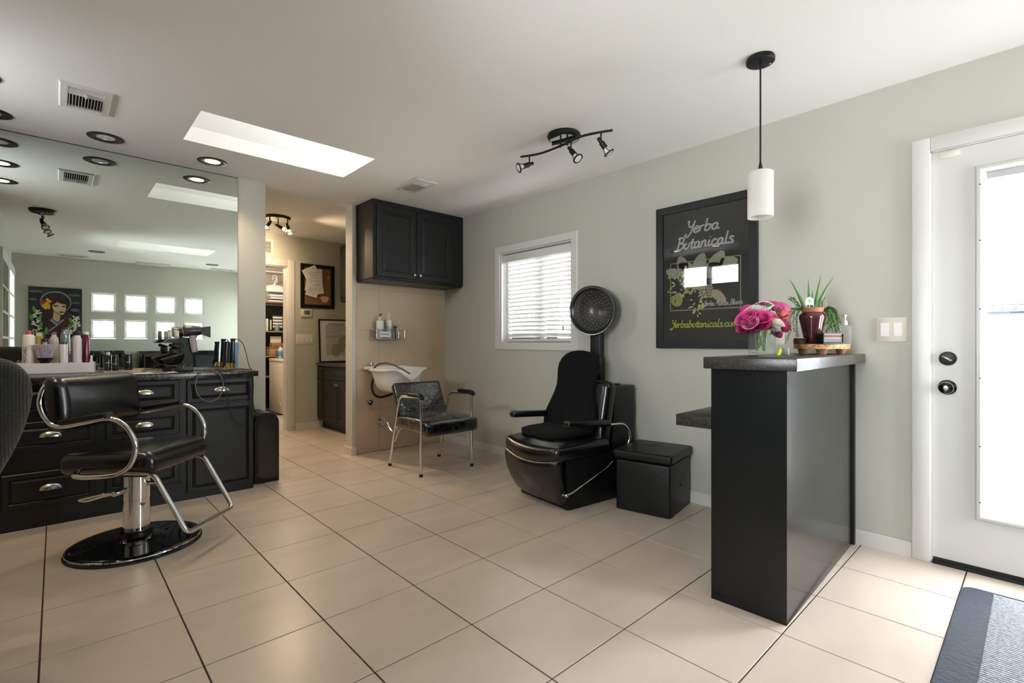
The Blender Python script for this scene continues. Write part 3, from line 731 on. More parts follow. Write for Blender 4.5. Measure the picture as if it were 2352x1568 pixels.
for k, z in ((.88, .82), (.8, .76), (.66, .68), (.3, .645)):
    inn.append([bm.verts.new((ccx + x, ccy + y, min(z, rimz(*rim(2 * PI * i / N, 1.)) - .02) if k > .79 else z)) for i, (x, y) in enumerate([rim(2 * PI * i / N, k) for i in range(N)])])
for A, B in zip(inn, inn[1:]):
    for i in range(N): bm.faces.new([A[i], A[(i + 1) % N], B[(i + 1) % N], B[i]])
bm.faces.new(inn[-1]); obj('bowl', bm, 'ceramic', sk, True, angle=60)
bm = new_bm(); rbox(bm, (2.44, 4.505, .845), (.44, .085, .035), .012, 3); obj('tap_ledge', bm, 'ceramic', sk, True)
bm = new_bm(); cyl(bm, (2.29, 4.50, .86), (2.29, 4.50, .90), .014, seg=16); rbox(bm, (2.29, 4.48, .885), (.07, .028, .022), .006); tube(bm, [(2.27, 4.49, .89), (2.255, 4.44, .905)], .006, 8); obj('mixer_tap', bm, 'chrome', sk, True)
hose = [AD(858, 846, 4.72), AD(870, 836, 4.68), AD(888, 834, 4.6), AD(908, 840, 4.5), AD(928, 850, 4.42), AD(941, 858, 4.38)]
bm = new_bm(); tube(bm, crom(hose, 6), .008, 10); obj('spray_hose', bm, mat('hose', '#6b6b68', .35, metal=.7), sk, True)
dp = [(2.33, 4.47, .79), (2.27, 4.46, .70), (2.275, 4.44, .60), (2.33, 4.42, .56), (2.42, 4.40, .575), (2.46, 4.36, .60)]
bm = new_bm(); tube(bm, crom(dp, 6), .012, 10); obj('supply_hose', bm, 'rubber', sk, True)
bm = new_bm(); cyl(bm, (2.275, 4.549, .505), (2.275, 4.50, .505), .024, seg=20); cyl(bm, (2.275, 4.52, .505), (2.275, 4.47, .515), .010, seg=12); obj('stop_valve', bm, 'chrome', sk, True)
bm = new_bm(); tube(bm, fillet([(2.46, 4.30, .60), (2.46, 4.30, .25), (2.46, 4.36, .19), (2.44, 4.42, .24), (2.44, 4.46, .30), (2.42, 4.549, .30)], .06, 8), .021, 16)
cyl(bm, (2.42, 4.549, .30), (2.42, 4.541, .30), .045, seg=24); cyl(bm, (2.46, 4.30, .27), (2.46, 4.30, .30), .028, seg=20); obj('drain_trap', bm, 'chrome', sk, True)

# ---- shampoo chair
sh = thing('shampoo_chair', 'black vinyl shampoo chair in plastic covers with chrome frame by the basin', 'chair', (2.44, 3.69, 0))
LX0, LX1, FY, RY = 2.18, 2.706, 3.437, 3.945
zA = .635
for s_, x in ((-1, LX0), (1, LX1)):
    bm = new_bm(); pth = fillet([(x, FY, .012), (x, FY, zA), (x, FY + .04, zA + .012), (x, 3.76, zA - .005), (x, 3.80, .55), (x, RY, .012)], .05, 7)
    tube(bm, pth, .0125, 14); fr = obj('side_frame', bm, 'chrome', sh, True)
    for p in ((x, FY, 0), (x, RY, 0)):
        bm = new_bm(); cyl(bm, p, (p[0], p[1], .022), .016, .015, 14); obj('leg_tip', bm, 'rubber', fr, True)
    def padfn(v, x=x):
        if v.y < FY + .05: v.z -= (FY + .05 - v.y) * .8
        return v
    bm = new_bm(); cushion(bm, (0, 0, 0), (.046, .22, .032), .013, 8, 3, m=Matrix.Translation((x, 3.52, zA + .024)), fn=lambda v: Vector((v.x, v.y, v.z - max(0, -(v.y + .05)) ** 2 * 7))); obj('arm_pad', bm, 'black', sh, True)
    bm = new_bm(); tube(bm, fillet([(x + .0, FY + .03, .16), (x - s_ * .03, FY + .035, .36), (x - s_ * .10, FY + .05, .385), (x - s_ * .2, FY + .06, .385)], .06, 6), .009, 10); obj('brace', bm, 'chrome', sh, True)
    bm = new_bm(); tube(bm, fillet([(x, 3.86, .23), (x - s_ * .015, 3.80, .35), (x - s_ * .08, 3.76, .385)], .05, 6), .009, 10); obj('brace', bm, 'chrome', sh, True)
bm = new_bm(); tube(bm, [(LX0 + .01, 3.80, .395), (LX1 - .01, 3.80, .395)], .01, 10); obj('cross_bar', bm, 'chrome', sh, True)
bm = new_bm(); cushion(bm, (2.45, 3.60, .405), (.545, .49, .115), .03, 9, 3, puff=.02, fn=lambda v: Vector((v.x, v.y, v.z - .02 * (v.y < -.1) * ((-v.y - .1) / .13)))); obj('seat', bm, 'plasticcover', sh, True)
mt = Matrix.Translation((2.443, 3.865, .565)) @ Matrix.Rotation(math.radians(-24), 4, 'X')
bm = new_bm(); cushion(bm, (0, 0, 0), (.50, .07, .36), .028, 9, 3, m=mt, puff=.012); obj('backrest', bm, 'plasticcover', sh, True)

# ================================================================== wire caddy on the tiled wall
rk = thing('wire_caddy', 'silver mesh caddy holding bottles on the tiled wall', 'caddy', (2.45, 4.48, 1.135))
RX0, RX1, RY0, RY1, RZ0, RZ1 = 2.30, 2.612, 4.425, YT - .002, 1.135, 1.225
bm = new_bm()
for z in (RZ0, RZ1):
    tube(bm, [(RX0, RY0, z), (RX1, RY0, z), (RX1, RY1, z), (RX0, RY1, z)], .005, 8, closed=True)
for p in ((RX0, RY0), (RX1, RY0), (RX1, RY1), (RX0, RY1)): cyl(bm, (*p, RZ0), (*p, RZ1), .005, seg=8)
obj('rim', bm, 'chrome', rk, True)
bm = new_bm(); n = 16
for i in range(n + 5):
    for s_ in (1, -1):
        a = RX0 + (RX1 - RX0) * (i - 2.5) / n; b = a + s_ * (RZ1 - RZ0) * .6
        if min(a, b) < RX0 or max(a, b) > RX1: continue
        cyl(bm, (a, RY0, RZ0), (b, RY0, RZ1), .0011, seg=5, caps=False)
for i in range(7):
    y = RY0 + (RY1 - RY0) * i / 6
    for x in (RX0, RX1): cyl(bm, (x, y, RZ0), (x, y, RZ1), .0011, seg=5, caps=False)
for i in range(5): z = RZ0 + (RZ1 - RZ0) * (i + .5) / 5; [cyl(bm, (x, RY0, z), (x, RY1, z), .0011, seg=5, caps=False) for x in (RX0, RX1)]
obj('mesh_panel', bm, 'nickel', rk, True, kind='stuff')
bm = new_bm(); box(bm, RX0 + .003, RX1 - .003, RY0 + .003, RY1, RZ0 - .002, RZ0); obj('base_sheet', bm, 'nickel', rk, True, smooth=False)
bm = new_bm(); box(bm, RX0 + .035, RX0 + .145, RY0 - .0075, RY0 - .0055, RZ0 + .015, RZ0 + .07); obj('label_plate', bm, 'plasticw', rk, True, smooth=False)
bm = new_bm()
for i in range(4): rbox(bm, (RX0 + .055 + i * .022, RY0 - .0085, RZ0 + .046), (.013, .002, .02), .001)
obj('label_marks', bm, mat('label_grey', '#7f8a90', .6), rk, True)
bm = new_bm(); rbox(bm, (2.50, RY0 - .012, 1.185), (.014, .012, .10), .004); rbox(bm, (2.50, RY0 - .012, 1.245), (.03, .012, .02), .004); single('razor_comb', bm, 'black', 'small black comb clipped over the wire caddy front', 'comb')
def bottle(name, label, base, r, hb, col, shape='round', cap=None, cap_h=.03, cap_r=None, pump=None, cat='bottle', group=None, neck=.012, rough=.35, lab=None, sq=None, rot=0, metal=0., clear=None):
    """body + neck + cap or pump; parts under one thing"""
    t = thing(name, label, cat, base, rot, group=group); bm = new_bm()
    sh_ = {'round': [(r * .94, 0), (r, .006), (r, hb * .88), (r * .8, hb * .95), (neck, hb)], 'square': [(r * .96, 0), (r, .004), (r, hb * .93), (r * .9, hb * .97), (neck, hb)], 'spray': [(r * .96, 0), (r, .006), (r, hb * .84), (r * .86, hb * .91), (r * .55, hb * .96), (r * .5, hb)], 'jar': [(r * .95, 0), (r, .004), (r, hb * .97), (r * .96, hb)]}[shape]
    lathe(bm, sh_, seg=24, sq=sq); mm = clear or mat(name + '_body', col, rough, metal=metal, coat=.2); obj('body', bm, mm, t)
    if lab:
        bm = new_bm(); z0, z1 = hb * .22, hb * .68; lathe(bm, [(r * 1.005, z0), (r * 1.008, z0 + .001), (r * 1.008, z1), (r * 1.005, z1)], seg=24, sq=sq); obj('label_band', bm, mat(name + '_label', lab, .6), t)
    cr_ = cap_r or neck * 1.3
    if cap:
        bm = new_bm(); lathe(bm, [(cr_, hb), (cr_, hb + cap_h * .9), (cr_ * .85, hb + cap_h)], seg=20); obj('cap', bm, mat(name + '_cap', cap, .35), t)
    if pump:
        bm = new_bm(); z = hb + (cap_h if cap else 0)
        cyl(bm, (0, 0, z), (0, 0, z + .022), .004, seg=10); rbox(bm, (.012, 0, z + .027), (.045, .013, .011), .004, 2, m=Matrix.Rotation(.5, 4, 'Z')); obj('pump_head', bm, mat(name + '_pump', pump, .35), t)
    return t
bottle('pump_bottle', 'white pump bottle with black pump in wire caddy', (2.365, 4.48, 1.1365), .038, .185, '#d9d9d6', 'square', cap='#dcdcda', cap_h=.03, cap_r=.012, pump='#17181a', group=None)
bottle('squeeze_bottle', 'tall slim white squeeze bottle with pointed spout in wire caddy', (2.468, 4.485, 1.1365), .03, .19, '#dededa', 'square', cap='#d8d8d4', cap_h=.07, cap_r=.008, lab='#c2c6c8')
bottle('small_bottle', 'small clear bottle behind the pump bottle in wire caddy', (2.415, 4.52, 1.1365), .016, .12, '#c9cfcc', 'round', cap='#d3d7d4', cap_h=.02)
bottle('product_tube', 'short white tube with green cap in wire caddy', (2.54, 4.49, 1.1365), .024, .115, '#dcdcd8', 'jar', cap='#3f7a5e', cap_h=.018, cap_r=.022)

# ================================================================== hall
hb = thing('hall_base_cabinet', 'black base cabinet with small knobs standing in the hall', 'cabinet', (2.85, 5.6, 0))
HX = 2.5; HZ1 = .805
bm = new_bm(); box(bm, HX, XR - .002, YT + .145, YH - .002, .1, HZ1); box(bm, HX + .07, XR - .002, YT + .145, YH - .002, 0, .1); obj('body', bm, 'blackcab', hb, True, smooth=False)
ya, yb = AX(745, 880, HX).y, AX(779, 880, HX).y; yc = 2 * yb - ya
def hpanel(y0, y1, z0, z1, name, knob=None):
    bm = new_bm(); rings(bm, (HX, max(y0, y1), z0), (0, -1, 0), (0, 0, 1), (-1, 0, 0), abs(y1 - y0), z1 - z0, [(0, 0), (0, .013), (.004, .017), (.03, .017), (.036, .011), (.05, .017)])
    d = obj(name, bm, 'blackcab', hb, True, smooth=False)
    if knob is not None:
        bm = new_bm(); lathe(bm, [(.005, 0), (.005, .012), (.014, .018), (.014, .024), (.003, .028)], (HX - .017, knob[0], knob[1]), 16, Matrix.Rotation(-PI / 2, 4, 'Y')); obj('knob', bm, 'nickel', d, True)
hpanel(YH - .02, ya + .008, .13, .79, 'door', ((YH + ya) / 2 - .03, .60))
hpanel(ya - .008, yc + .008, .64, .79, 'drawer'); hpanel(ya - .008, yb + .003, .13, .625, 'door', (yb + .03, .585)); hpanel(yb - .003, yc + .008, .13, .625, 'door', (yb - .03, .585))
bm = new_bm(); rbox(bm, ((2.47 + XR - .002) / 2, (YT + .145 + YH - .002) / 2, .822), (XR - .002 - 2.47, YH - YT - .15, .034), .006); single('hall_worktop', bm, 'darktop', 'dark worktop on the hall base cabinet', 'countertop')
hu = thing('hall_wall_cabinet', 'black wall cabinet high on the hall side wall', 'cabinet', (2.9, 5.3, 1.6))
bm = new_bm(); box(bm, 2.62, XR - .002, YT + .145, 5.975, 1.60, 2.315); obj('body', bm, 'blackcab', hu, True, smooth=False)
for y0, y1, kk in ((5.965, 5.72, 5.745), (5.715, 5.4, 5.69)):
    bm = new_bm(); rings(bm, (2.62, y0, 1.61), (0, -1, 0), (0, 0, 1), (-1, 0, 0), y0 - y1, .695, [(0, 0), (0, .013), (.004, .017), (.03, .017), (.036, .011), (.05, .017)]); d = obj('door', bm, 'blackcab', hu, True, smooth=False)
    bm = new_bm(); lathe(bm, [(.005, 0), (.005, .012), (.014, .018), (.014, .024), (.003, .028)], (2.603, kk, 1.67), 16, Matrix.Rotation(-PI / 2, 4, 'Y')); obj('knob', bm, 'nickel', d, True)
# framed document leaning on the hall worktop
fd = thing('framed_document', 'framed handwritten page leaning behind the hall worktop', 'picture frame', (2.75, 6.33, .84))
fo, fw_, fh_ = Vector((2.475, 6.30, .842)), .50, .56; fu = Vector((0, .07, 1)).normalized(); fn_ = Vector((0, -1, .07)).normalized()
bm = new_bm(); frame_rect(bm, fo, (1, 0, 0), fu, fn_, fw_, fh_, .016, .02); obj('frame', bm, 'black', fd, True)
bm = new_bm(); prism(bm, [(.014, .014), (fw_ - .014, .014), (fw_ - .014, fh_ - .014), (.014, fh_ - .014)], fo, (1, 0, 0), fu, fn_, .006); obj('page', bm, mat('page', '#d9d8d8', .7), fd, True, smooth=False)
bm = new_bm()
for i in range(22):
    zz = .50 - i * .019
    pts = [(.09 + .27 * k / 40 + (.04 if i in (0,) else 0), zz + .004 * math.sin(k * 2.3 + i) * math.cos(k * .9)) for k in range(41 if i % 6 else 34)]
    ribbon(bm, pts, .005 if i not in (0, 9) else .008, fo, (1, 0, 0), fu, fn_, .0072)
obj('handwriting', bm, mat('hand_ink', '#4a4d42', .8), fd, True)
bm = new_bm()
for (a, b, r1, r2) in ((.30, .22, .05, .10), (.36, .30, .06, .05), (.22, .15, .06, .09)): prism(bm, [(a + r1 * math.cos(t), b + r2 * math.sin(t)) for t in [2 * PI * k / 14 for k in range(14)]], fo + fn_ * .0062, (1, 0, 0), fu, fn_, .0005)
obj('watercolour_wash', bm, mat('wash', '#b9b88f', .8), fd, True)
# cork board
cb = thing('cork_board', 'black-framed cork board with pinned papers on the hall wall', 'board', (2.496, YH - .01, 1.543))
bm = new_bm(); frame_rect(bm, (2.278, YH, 1.543), (1, 0, 0), (0, 0, 1), (0, -1, 0), .436, .567, .045, .02); obj('frame', bm, 'black', cb, True)
bm = new_bm(); box(bm, 2.31, 2.68, YH - .010, YH, 1.575, 2.08); obj('cork', bm, 'cork', cb, True, smooth=False)
for k, (cx, cz, w_, h_, a) in enumerate(((2.41, 1.985, .19, .17, -28), (2.45, 1.93, .20, .24, -3), (2.43, 1.84, .19, .18, 9), (2.46, 1.80, .20, .16, -12), (2.42, 1.76, .15, .14, 14))):
    mm = Matrix.Translation((cx, YH - .0215 - k * .0012, cz)) @ Matrix.Rotation(math.radians(a), 4, 'Y')
    bm = new_bm(); box(bm, -w_ / 2, w_ / 2, -.0005, .0005, -h_ / 2, h_ / 2, m=mm); pp = obj('paper', bm, 'paper', cb, True, smooth=False)
    bm = new_bm()
    for i in range(5): ribbon(bm, [(-w_ * .36 + w_ * .7 * q / 6, h_ * .3 - i * h_ * .13) for q in range(7 - i % 3)], .003, mm @ Vector((0, -.0008, 0)), mm.to_3x3() @ Vector((1, 0, 0)), mm.to_3x3() @ Vector((0, 0, 1)), (0, -1, 0), .0002)
    obj('writing', bm, 'ink', pp, True)
bm = new_bm(); prism(bm, [(.05 * math.cos(t) * (1 + .25 * math.sin(3 * t)), .05 * math.sin(t) * (1 + .2 * math.cos(2 * t))) for t in [2 * PI * k / 16 for k in range(16)]], (2.585, YH - .011, 1.665), (1, 0, 0), (0, 0, 1), (0, -1, 0), .003); obj('paper_cutout', bm, mat('pinkish', '#c9a68e', .8), cb, True)
bm = new_bm(); ball(bm, (2.63, YH - .014, 1.955), .012, (.8, .6, 1.6)); obj('keyring', bm, 'nickel', cb, True)
# thermostat, switches, vent
th = thing('thermostat', 'ivory thermostat with grey display on the hall wall', 'thermostat', (2.35, YH - .01, 1.425))
bm = new_bm(); rbox(bm, (2.348, YH - .014, 1.477), (.135, .028, .1), .008, 3); obj('body', bm, 'ivory', th, True)
bm = new_bm(); rbox(bm, (2.352, YH - .029, 1.482), (.075, .003, .055), .002); obj('display', bm, mat('lcd', '#56655a', .2), th, True)
def switch_plate(name, label, o, ax, nrm, w_, h_, n, tilt=True):
    o, ax, nrm = Vector(o), Vector(ax), Vector(nrm); t = thing(name, label, 'light switch', o)
    bm = new_bm(); rings(bm, o, ax, (0, 0, 1), nrm, w_, h_, [(0, 0), (0, .004), (.004, .007)]); obj('plate', bm, 'ivory', t, True)
    for i in range(n):
        cx = w_ * (i + .5) / n + (0 if n > 2 else (.004 if i == 0 else -.004)); ww = min(.033, w_ / n * .62); hh = h_ * .55
        bm = new_bm(); p0 = o + ax * (cx - ww / 2) + Vector((0, 0, (h_ - hh) / 2)) + nrm * .007
        A = [bm.verts.new(p0 + ax * a + Vector((0, 0, b)) + nrm * c_) for a, b, c_ in ((0, 0, 0), (ww, 0, 0), (ww, hh, 0), (0, hh, 0))]; B = [bm.verts.new(p0 + ax * a + Vector((0, 0, b)) + nrm * c_) for a, b, c_ in ((0, 0, .002), (ww, 0, .002), (ww, hh, .007), (0, hh, .007))]
        bm.faces.new(A); bm.faces.new(B); [bm.faces.new([A[q], A[(q + 1) % 4], B[(q + 1) % 4], B[q]]) for q in range(4)]
        obj('rocker', bm, 'plasticw', t, True, smooth=False)
switch_plate('light_switch', 'ivory four-gang switch plate on the hall wall', (2.219, YH, 1.073), (1, 0, 0), (0, -1, 0), .219, .133, 4)
switch_plate('light_switch', 'ivory two-gang switch plate beside the entrance door', (XR, .592, 1.099), (0, -1, 0), (-1, 0, 0), .128, .125, 2)
vt = thing('wall_vent', 'white louvred vent high on the hall wall', 'vent', (1.78, YH, 2.19))
bm = new_bm(); frame_rect(bm, (1.60, YH, 2.17), (1, 0, 0), (0, 0, 1), (0, -1, 0), .35, .19, .025, .01); obj('frame', bm, 'white', vt, True)
bm = new_bm(); box(bm, 1.62, 1.93, YH - .002, YH, 2.19, 2.34); obj('backing', bm, mat('vent_dark', '#3a2216', .8), vt, True, smooth=False)
for i in range(9):
    bm = new_bm(); box(bm, 1.625, 1.925, -.002, .002, -.0035, .0035, m=Matrix.Translation((0, YH - .006, 2.205 + i * .0155)) @ Matrix.Rotation(.6, 4, 'X')); obj('slat', bm, 'white', vt, True, smooth=False)
# hall ceiling spots
def spot_head(bm_, bm_g, at, d, ring=.028, L=.07):
    d = Vector(d).normalized(); at = Vector(at)
    cyl(bm_, at - d * .03, at + d * .005, .010, .013, 14); cyl(bm_, at + d * .005, at + d * L * .75, .017, .017, 16)
    e = at + d * (L + .02); b = d.orthogonal().normalized(); c2 = d.cross(b)
    tube(bm_, [e + (b * math.cos(a) + c2 * math.sin(a)) * ring for a in [2 * PI * i / 20 for i in range(20)]], .0045, 8, closed=True)
    for a in (0, 2.1, 4.2): cyl(bm_, at + d * L * .72 + (b * math.cos(a) + c2 * math.sin(a)) * .014, e + (b * math.cos(a) + c2 * math.sin(a)) * ring, .0022, seg=6)
    q = d.to_track_quat('Z', 'Y').to_matrix().to_4x4(); lathe(bm_g, [(.012, L * .7), (.024, L + .018), (.024, L + .024), (.004, L + .027)], at, 18, q)
    return e
hc = AZ(637, 498, HC)
hl = thing('hall_ceiling_light', 'black round three-spot ceiling light glowing in the hall', 'ceiling light', (hc.x, hc.y, HC))
bm = new_bm(); lathe(bm, [(.13, HC), (.132, HC - .012), (.118, HC - .028)], (hc.x, hc.y, 0), 40); obj('canopy', bm, 'blackmetal', hl, True)
bm = new_bm(); lathe(bm, [(.117, HC - .0281), (.02, HC - .030)], (hc.x, hc.y, 0), 40); obj('canopy_plate', bm, 'nickel', hl, True)
for k, (dx, dy, d) in enumerate(((-.09, -.05, (-.1, .8, -.35)), (.02, .04, (.75, -.4, -.45)), (.095, -.03, (.15, -.35, -.9)))):
    bm = new_bm(); g = new_bm(); a = Vector((hc.x + dx, hc.y + dy, HC - .085)); cyl(bm, a, (a.x, a.y, HC - .028), .006, seg=10)
    e = spot_head(bm, g, a, d); sp = obj('spot_head', bm, 'blackmetal', hl, True); obj('bulb', g, 'warmbulb', sp, True)
    L_ = bpy.data.lights.new('hall_spot', 'SPOT'); L_.energy = 34; L_.color = (1, .76, .48); L_.spot_size = math.radians(115); L_.spot_blend = 1.0; L_.shadow_soft_size = .03
    lo = bpy.data.objects.new('hall_spot', L_); COL.objects.link(lo); lo.location = e + Vector(d).normalized() * .02; lo.rotation_euler = Vector(d).to_track_quat('-Z', 'Y').to_euler()
# laundry beyond the doorway
wm = thing('washing_machine', 'cream white top-loading washer in the laundry doorway', 'washer', (2.83, 8.1, 0))
bm = new_bm(); rbox(bm, (2.83, 8.08, .405), (.66, .66, .79), .012); obj('body', bm, mat('washer_enamel', '#cfc3b4', .35), wm, True)
bm = new_bm(); rbox(bm, (2.83, 8.08, .825), (.67, .67, .05), .012); obj('lid', bm, mat('washer_lid', '#d6cbbd', .35), wm, True)
bm = new_bm(); rbox(bm, (2.499, 7.86, .16), (.004, .05, .07), .002); obj('access_plate', bm, 'ivory', wm, True)
su = thing('storage_shelves', 'black shelving with slotted uprights in the laundry', 'shelf', (2.45, 8.65, 0))
bm = new_bm(); box(bm, 1.95, 3.1, 8.82, 8.845, .02, 1.72); obj('back_panel', bm, 'black', su, True, smooth=False)
SH = [AY(640, v, 8.56).z for v in (693, 760, 817)] + [.55]
for z in SH:
    bm = new_bm(); rbox(bm, (2.52, 8.68, z - .011), (1.14, .27, .022), .002); obj('shelf_board', bm, mat('shelf_wood', '#8a6a48', .6), su, True)
for x in (1.97, AY(654, 700, 8.56).x):
    bm = new_bm(); box(bm, x - .012, x + .012, 8.535, 8.545, 0, 1.72); ob_ = obj('upright', bm, 'black', su, True, smooth=False)
    bm = new_bm()
    for i in range(40): box(bm, x - .004, x + .004, 8.533, 8.535, .1 + i * .04, .122 + i * .04)
    obj('slots', bm, 'white', ob_, True, smooth=False, kind='stuff')
xs_ = lambda u, v, y=8.6: AY(u, v, y)
for k, v in enumerate((640, 668)):
    p = xs_(631, v + 14 - 22 * k, 8.66 - .06 * k); t = thing('coat_hanger', 'white hanger hanging %s above laundry shelves' % ['higher', 'lower'][k], 'hanger', p)
    bm = new_bm(); a = .13 - .0 * k; hk = [(0, 0, .0), (0, 0, .06), (.035, 0, .10), (.02, 0, .15), (-.02, 0, .15), (-.035, 0, .12)]
    tube(bm, crom([p + Vector(q) for q in hk], 5), .006, 8); obj('hook', bm, 'plasticw', t, True)
    bm = new_bm(); prism(bm, [(-a, -.07), (a, -.07), (a, -.025), (.03, .0), (0, .02), (-.03, .0), (-a, -.025)], p + Vector((0, -.012, 0)), (1, 0, 0), (0, 0, 1), (0, 1, 0), .024); obj('bar', bm, 'plasticw', t, True)
bm = new_bm(); cyl(bm, (1.95, 8.66, SH[0] + .50), (3.1, 8.66, SH[0] + .50), .012, seg=12); single('hanging_rail', bm, 'white', 'thin white rail carrying hangers over the laundry shelves', 'rail')
z = SH[0]
for i, (w_, c_) in enumerate(((.24, '#cfcfd2'), (.22, '#35363a'), (.23, '#dedee0'), (.21, '#9aa0aa'), (.23, '#e2e2e4'))):
    bm = new_bm(); rbox(bm, (xs_(636, 688).x + .012 * ((i * 7) % 3 - 1), 8.64, z + .012), (w_, .16, .023), .002); single('magazine', bm, mat('mag%d' % i, c_, .5), 'magazine lying %s in the stack on the top laundry shelf' % ['lowest', 'second', 'third', 'fourth', 'topmost'][i], 'magazine', group='magazines on the laundry shelf'); z += .0235
p = xs_(637, 752); bm = new_bm(); rbox(bm, (p.x + .02, 8.66, SH[1] + .13), (.17, .05, .26), .004); t = single('file_organizer', bm, mat('organizer', '#26282b', .5), 'dark file holder with striped sheet on the laundry shelf', 'file holder')
bm = new_bm()
for i in range(4): box(bm, p.x - .06, p.x + .09, 8.632, 8.6345, SH[1] + .06 + i * .05, SH[1] + .09 + i * .05)
obj('sheet', bm, 'paper', t, True, smooth=False)
bottle('glass_jar', 'squat jar with yellow lid in front of the file holder', (xs_(636, 752).x, 8.59, SH[1]), .038, .085, '#5f7f86', 'jar', cap='#a89452', cap_h=.015, cap_r=.034, cat='jar')
for i in range(3):
    bm = new_bm(); rbox(bm, (xs_(614 + i * 4, 750).x, 8.66, SH[1] + .10), (.018, .14, .20 - .02 * i), .002); single('book', bm, mat('bk%d' % i, ['#d8d4cc', '#2d3a35', '#c8c4b0'][i], .6), '%s slim book standing on the laundry shelf' % ['cream', 'dark green', 'pale'][i], 'book', group='books on the laundry shelf')
p = xs_(636, 815)
bm = new_bm(); rbox(bm, (p.x, 8.66, SH[2] + .065), (.24, .2, .13), .004); t = single('cardboard_box', bm, mat('cardboard', '#9a7654', .8), 'closed brown cardboard box on the lower laundry shelf', 'box')
bm = new_bm(); rbox(bm, (p.x + .0, 8.66, SH[2] + .139), (.26, .22, .016), .003); rbox(bm, (p.x + .02, 8.66, SH[2] + .18), (.20, .16, .06), .004); single('parcel', bm, mat('kraft', '#86623f', .8), 'flat brown parcel on top of the cardboard box', 'parcel')
bm = new_bm(); rbox(bm, (p.x + .0, 8.66, SH[2] + .267), (.17, .02, .11), .003); single('note_box', bm, mat('note', '#d5c4b8', .7), 'pale pink carton standing on the brown parcel', 'carton')
p0 = AX(630, 826, 2.62)
bm = new_bm(); t_ = bmesh.new(); bmesh.ops.create_icosphere(t_, subdivisions=3, radius=.1)
for v in t_.verts:
    k = 1 + .25 * math.sin(v.co.x * 60) * math.cos(v.co.z * 47 + v.co.y * 55); v.co = Vector((v.co.x * k * 1.0, v.co.y * k * 1.5, max(v.co.z * k * 1.0, -.06)))
t_.transform(Matrix.Translation((2.63, 8.17, .912))); _join(bm, t_); single('plastic_bag', bm, mat('bag', '#7d6355', .3), 'crumpled brown plastic bag lying on the washer', 'bag')
bm = new_bm(); t_ = bmesh.new(); bmesh.ops.create_icosphere(t_, subdivisions=3, radius=.08)
for v in t_.verts:
    k = 1 + .3 * math.sin(v.co.x * 70) * math.cos(v.co.z * 57); v.co = Vector((v.co.x * k, v.co.y * k * 1.1, max(v.co.z * k * 1.2, -.06)))
t_.transform(Matrix.Translation((2.64, 7.87, .912))); _join(bm, t_); single('plastic_bag', bm, mat('bagw', '#c9c2bf', .3), 'crumpled white plastic bag lying on the washer', 'bag')
bottle('water_bottle', 'clear water bottle with white cap on the washer', (2.535, 7.98, .8505), .032, .17, '#9fb6c8', 'round', cap='#e8e8ea', cap_h=.016, cap_r=.014, lab='#4f7fb0', rough=.1)

# ================================================================== dryer chair
RZ = math.radians(-6.8)
dc = thing('dryer_chair', 'black vinyl hood dryer chair with leg rest and fabric massage pad', 'chair', (2.43, 2.34, 0), RZ)
bm = new_bm(); rbox(bm, (.275, 0, .165), (.49, .51, .33), .012); obj('pedestal', bm, 'black', dc)
bm = new_bm(); rbox(bm, (.615, .03, .392), (.225, .50, .784), .008); hx = obj('motor_housing', bm, mat('housing', '#0f1312', .4), dc)
bm = new_bm(); [cyl(bm, (.58 + i * .03, -.17, .784), (.58 + i * .03, -.17, .797), .009, seg=14) for i in (0, 1)]; obj('control_knob', bm, 'black', hx)
bm = new_bm(); rbox(bm, (.60, .035, .98), (.055, .10, .40), .006); rbox(bm, (.60, .035, .90), (.066, .112, .18), .008); obj('column', bm, 'black', dc)
# leg rest: curved padded panel that tapers downward
bm = new_bm()
def legfn(v):
    t = (.17 - v.z) / .34
    v.y *= 1 - .17 * t ** 1.5
    v.x += .115 * t ** 1.6 - .03 * (1 - (v.y / .29) ** 2) - .02 * math.sin(PI * min(1, max(0, t)))
    v.z -= .02 * (1 - (v.y / .29) ** 2) * (1 - t) * 2
    return v
cushion(bm, (-.055, 0, .195), (.085, .575, .33), .036, 12, 5, fn=legfn); lr = obj('leg_rest', bm, 'leather', dc)
def dseat(v):
    if v.x < -.1: v.z -= (-v.x - .1) * .28 * (1 - (v.y / .3) ** 2)
    v.x -= .035 * (1 - (v.y / .3) ** 2) * (1 if v.x < 0 else 0)
    return v
bm = new_bm(); cushion(bm, (.16, 0, .385), (.50, .58, .105), .042, 10, 5, fn=dseat, puff=.012); se = obj('seat', bm, 'leather', dc)
bm = new_bm(); tube(bm, crom([(-.07, -.275, .415), (-.118, -.12, .392), (-.122, .12, .392), (-.075, .275, .415)], 8), .004, 6); obj('piping', bm, mat('piping', '#2a2d30', .25), se)
mb_ = Matrix.Translation((.425, .025, .60)) @ Matrix.Rotation(math.radians(11), 4, 'Y')
bm = new_bm(); cushion(bm, (0, 0, 0), (.115, .555, .45), .045, 10, 5, m=mb_, puff=.01); obj('backrest', bm, 'leather', dc)
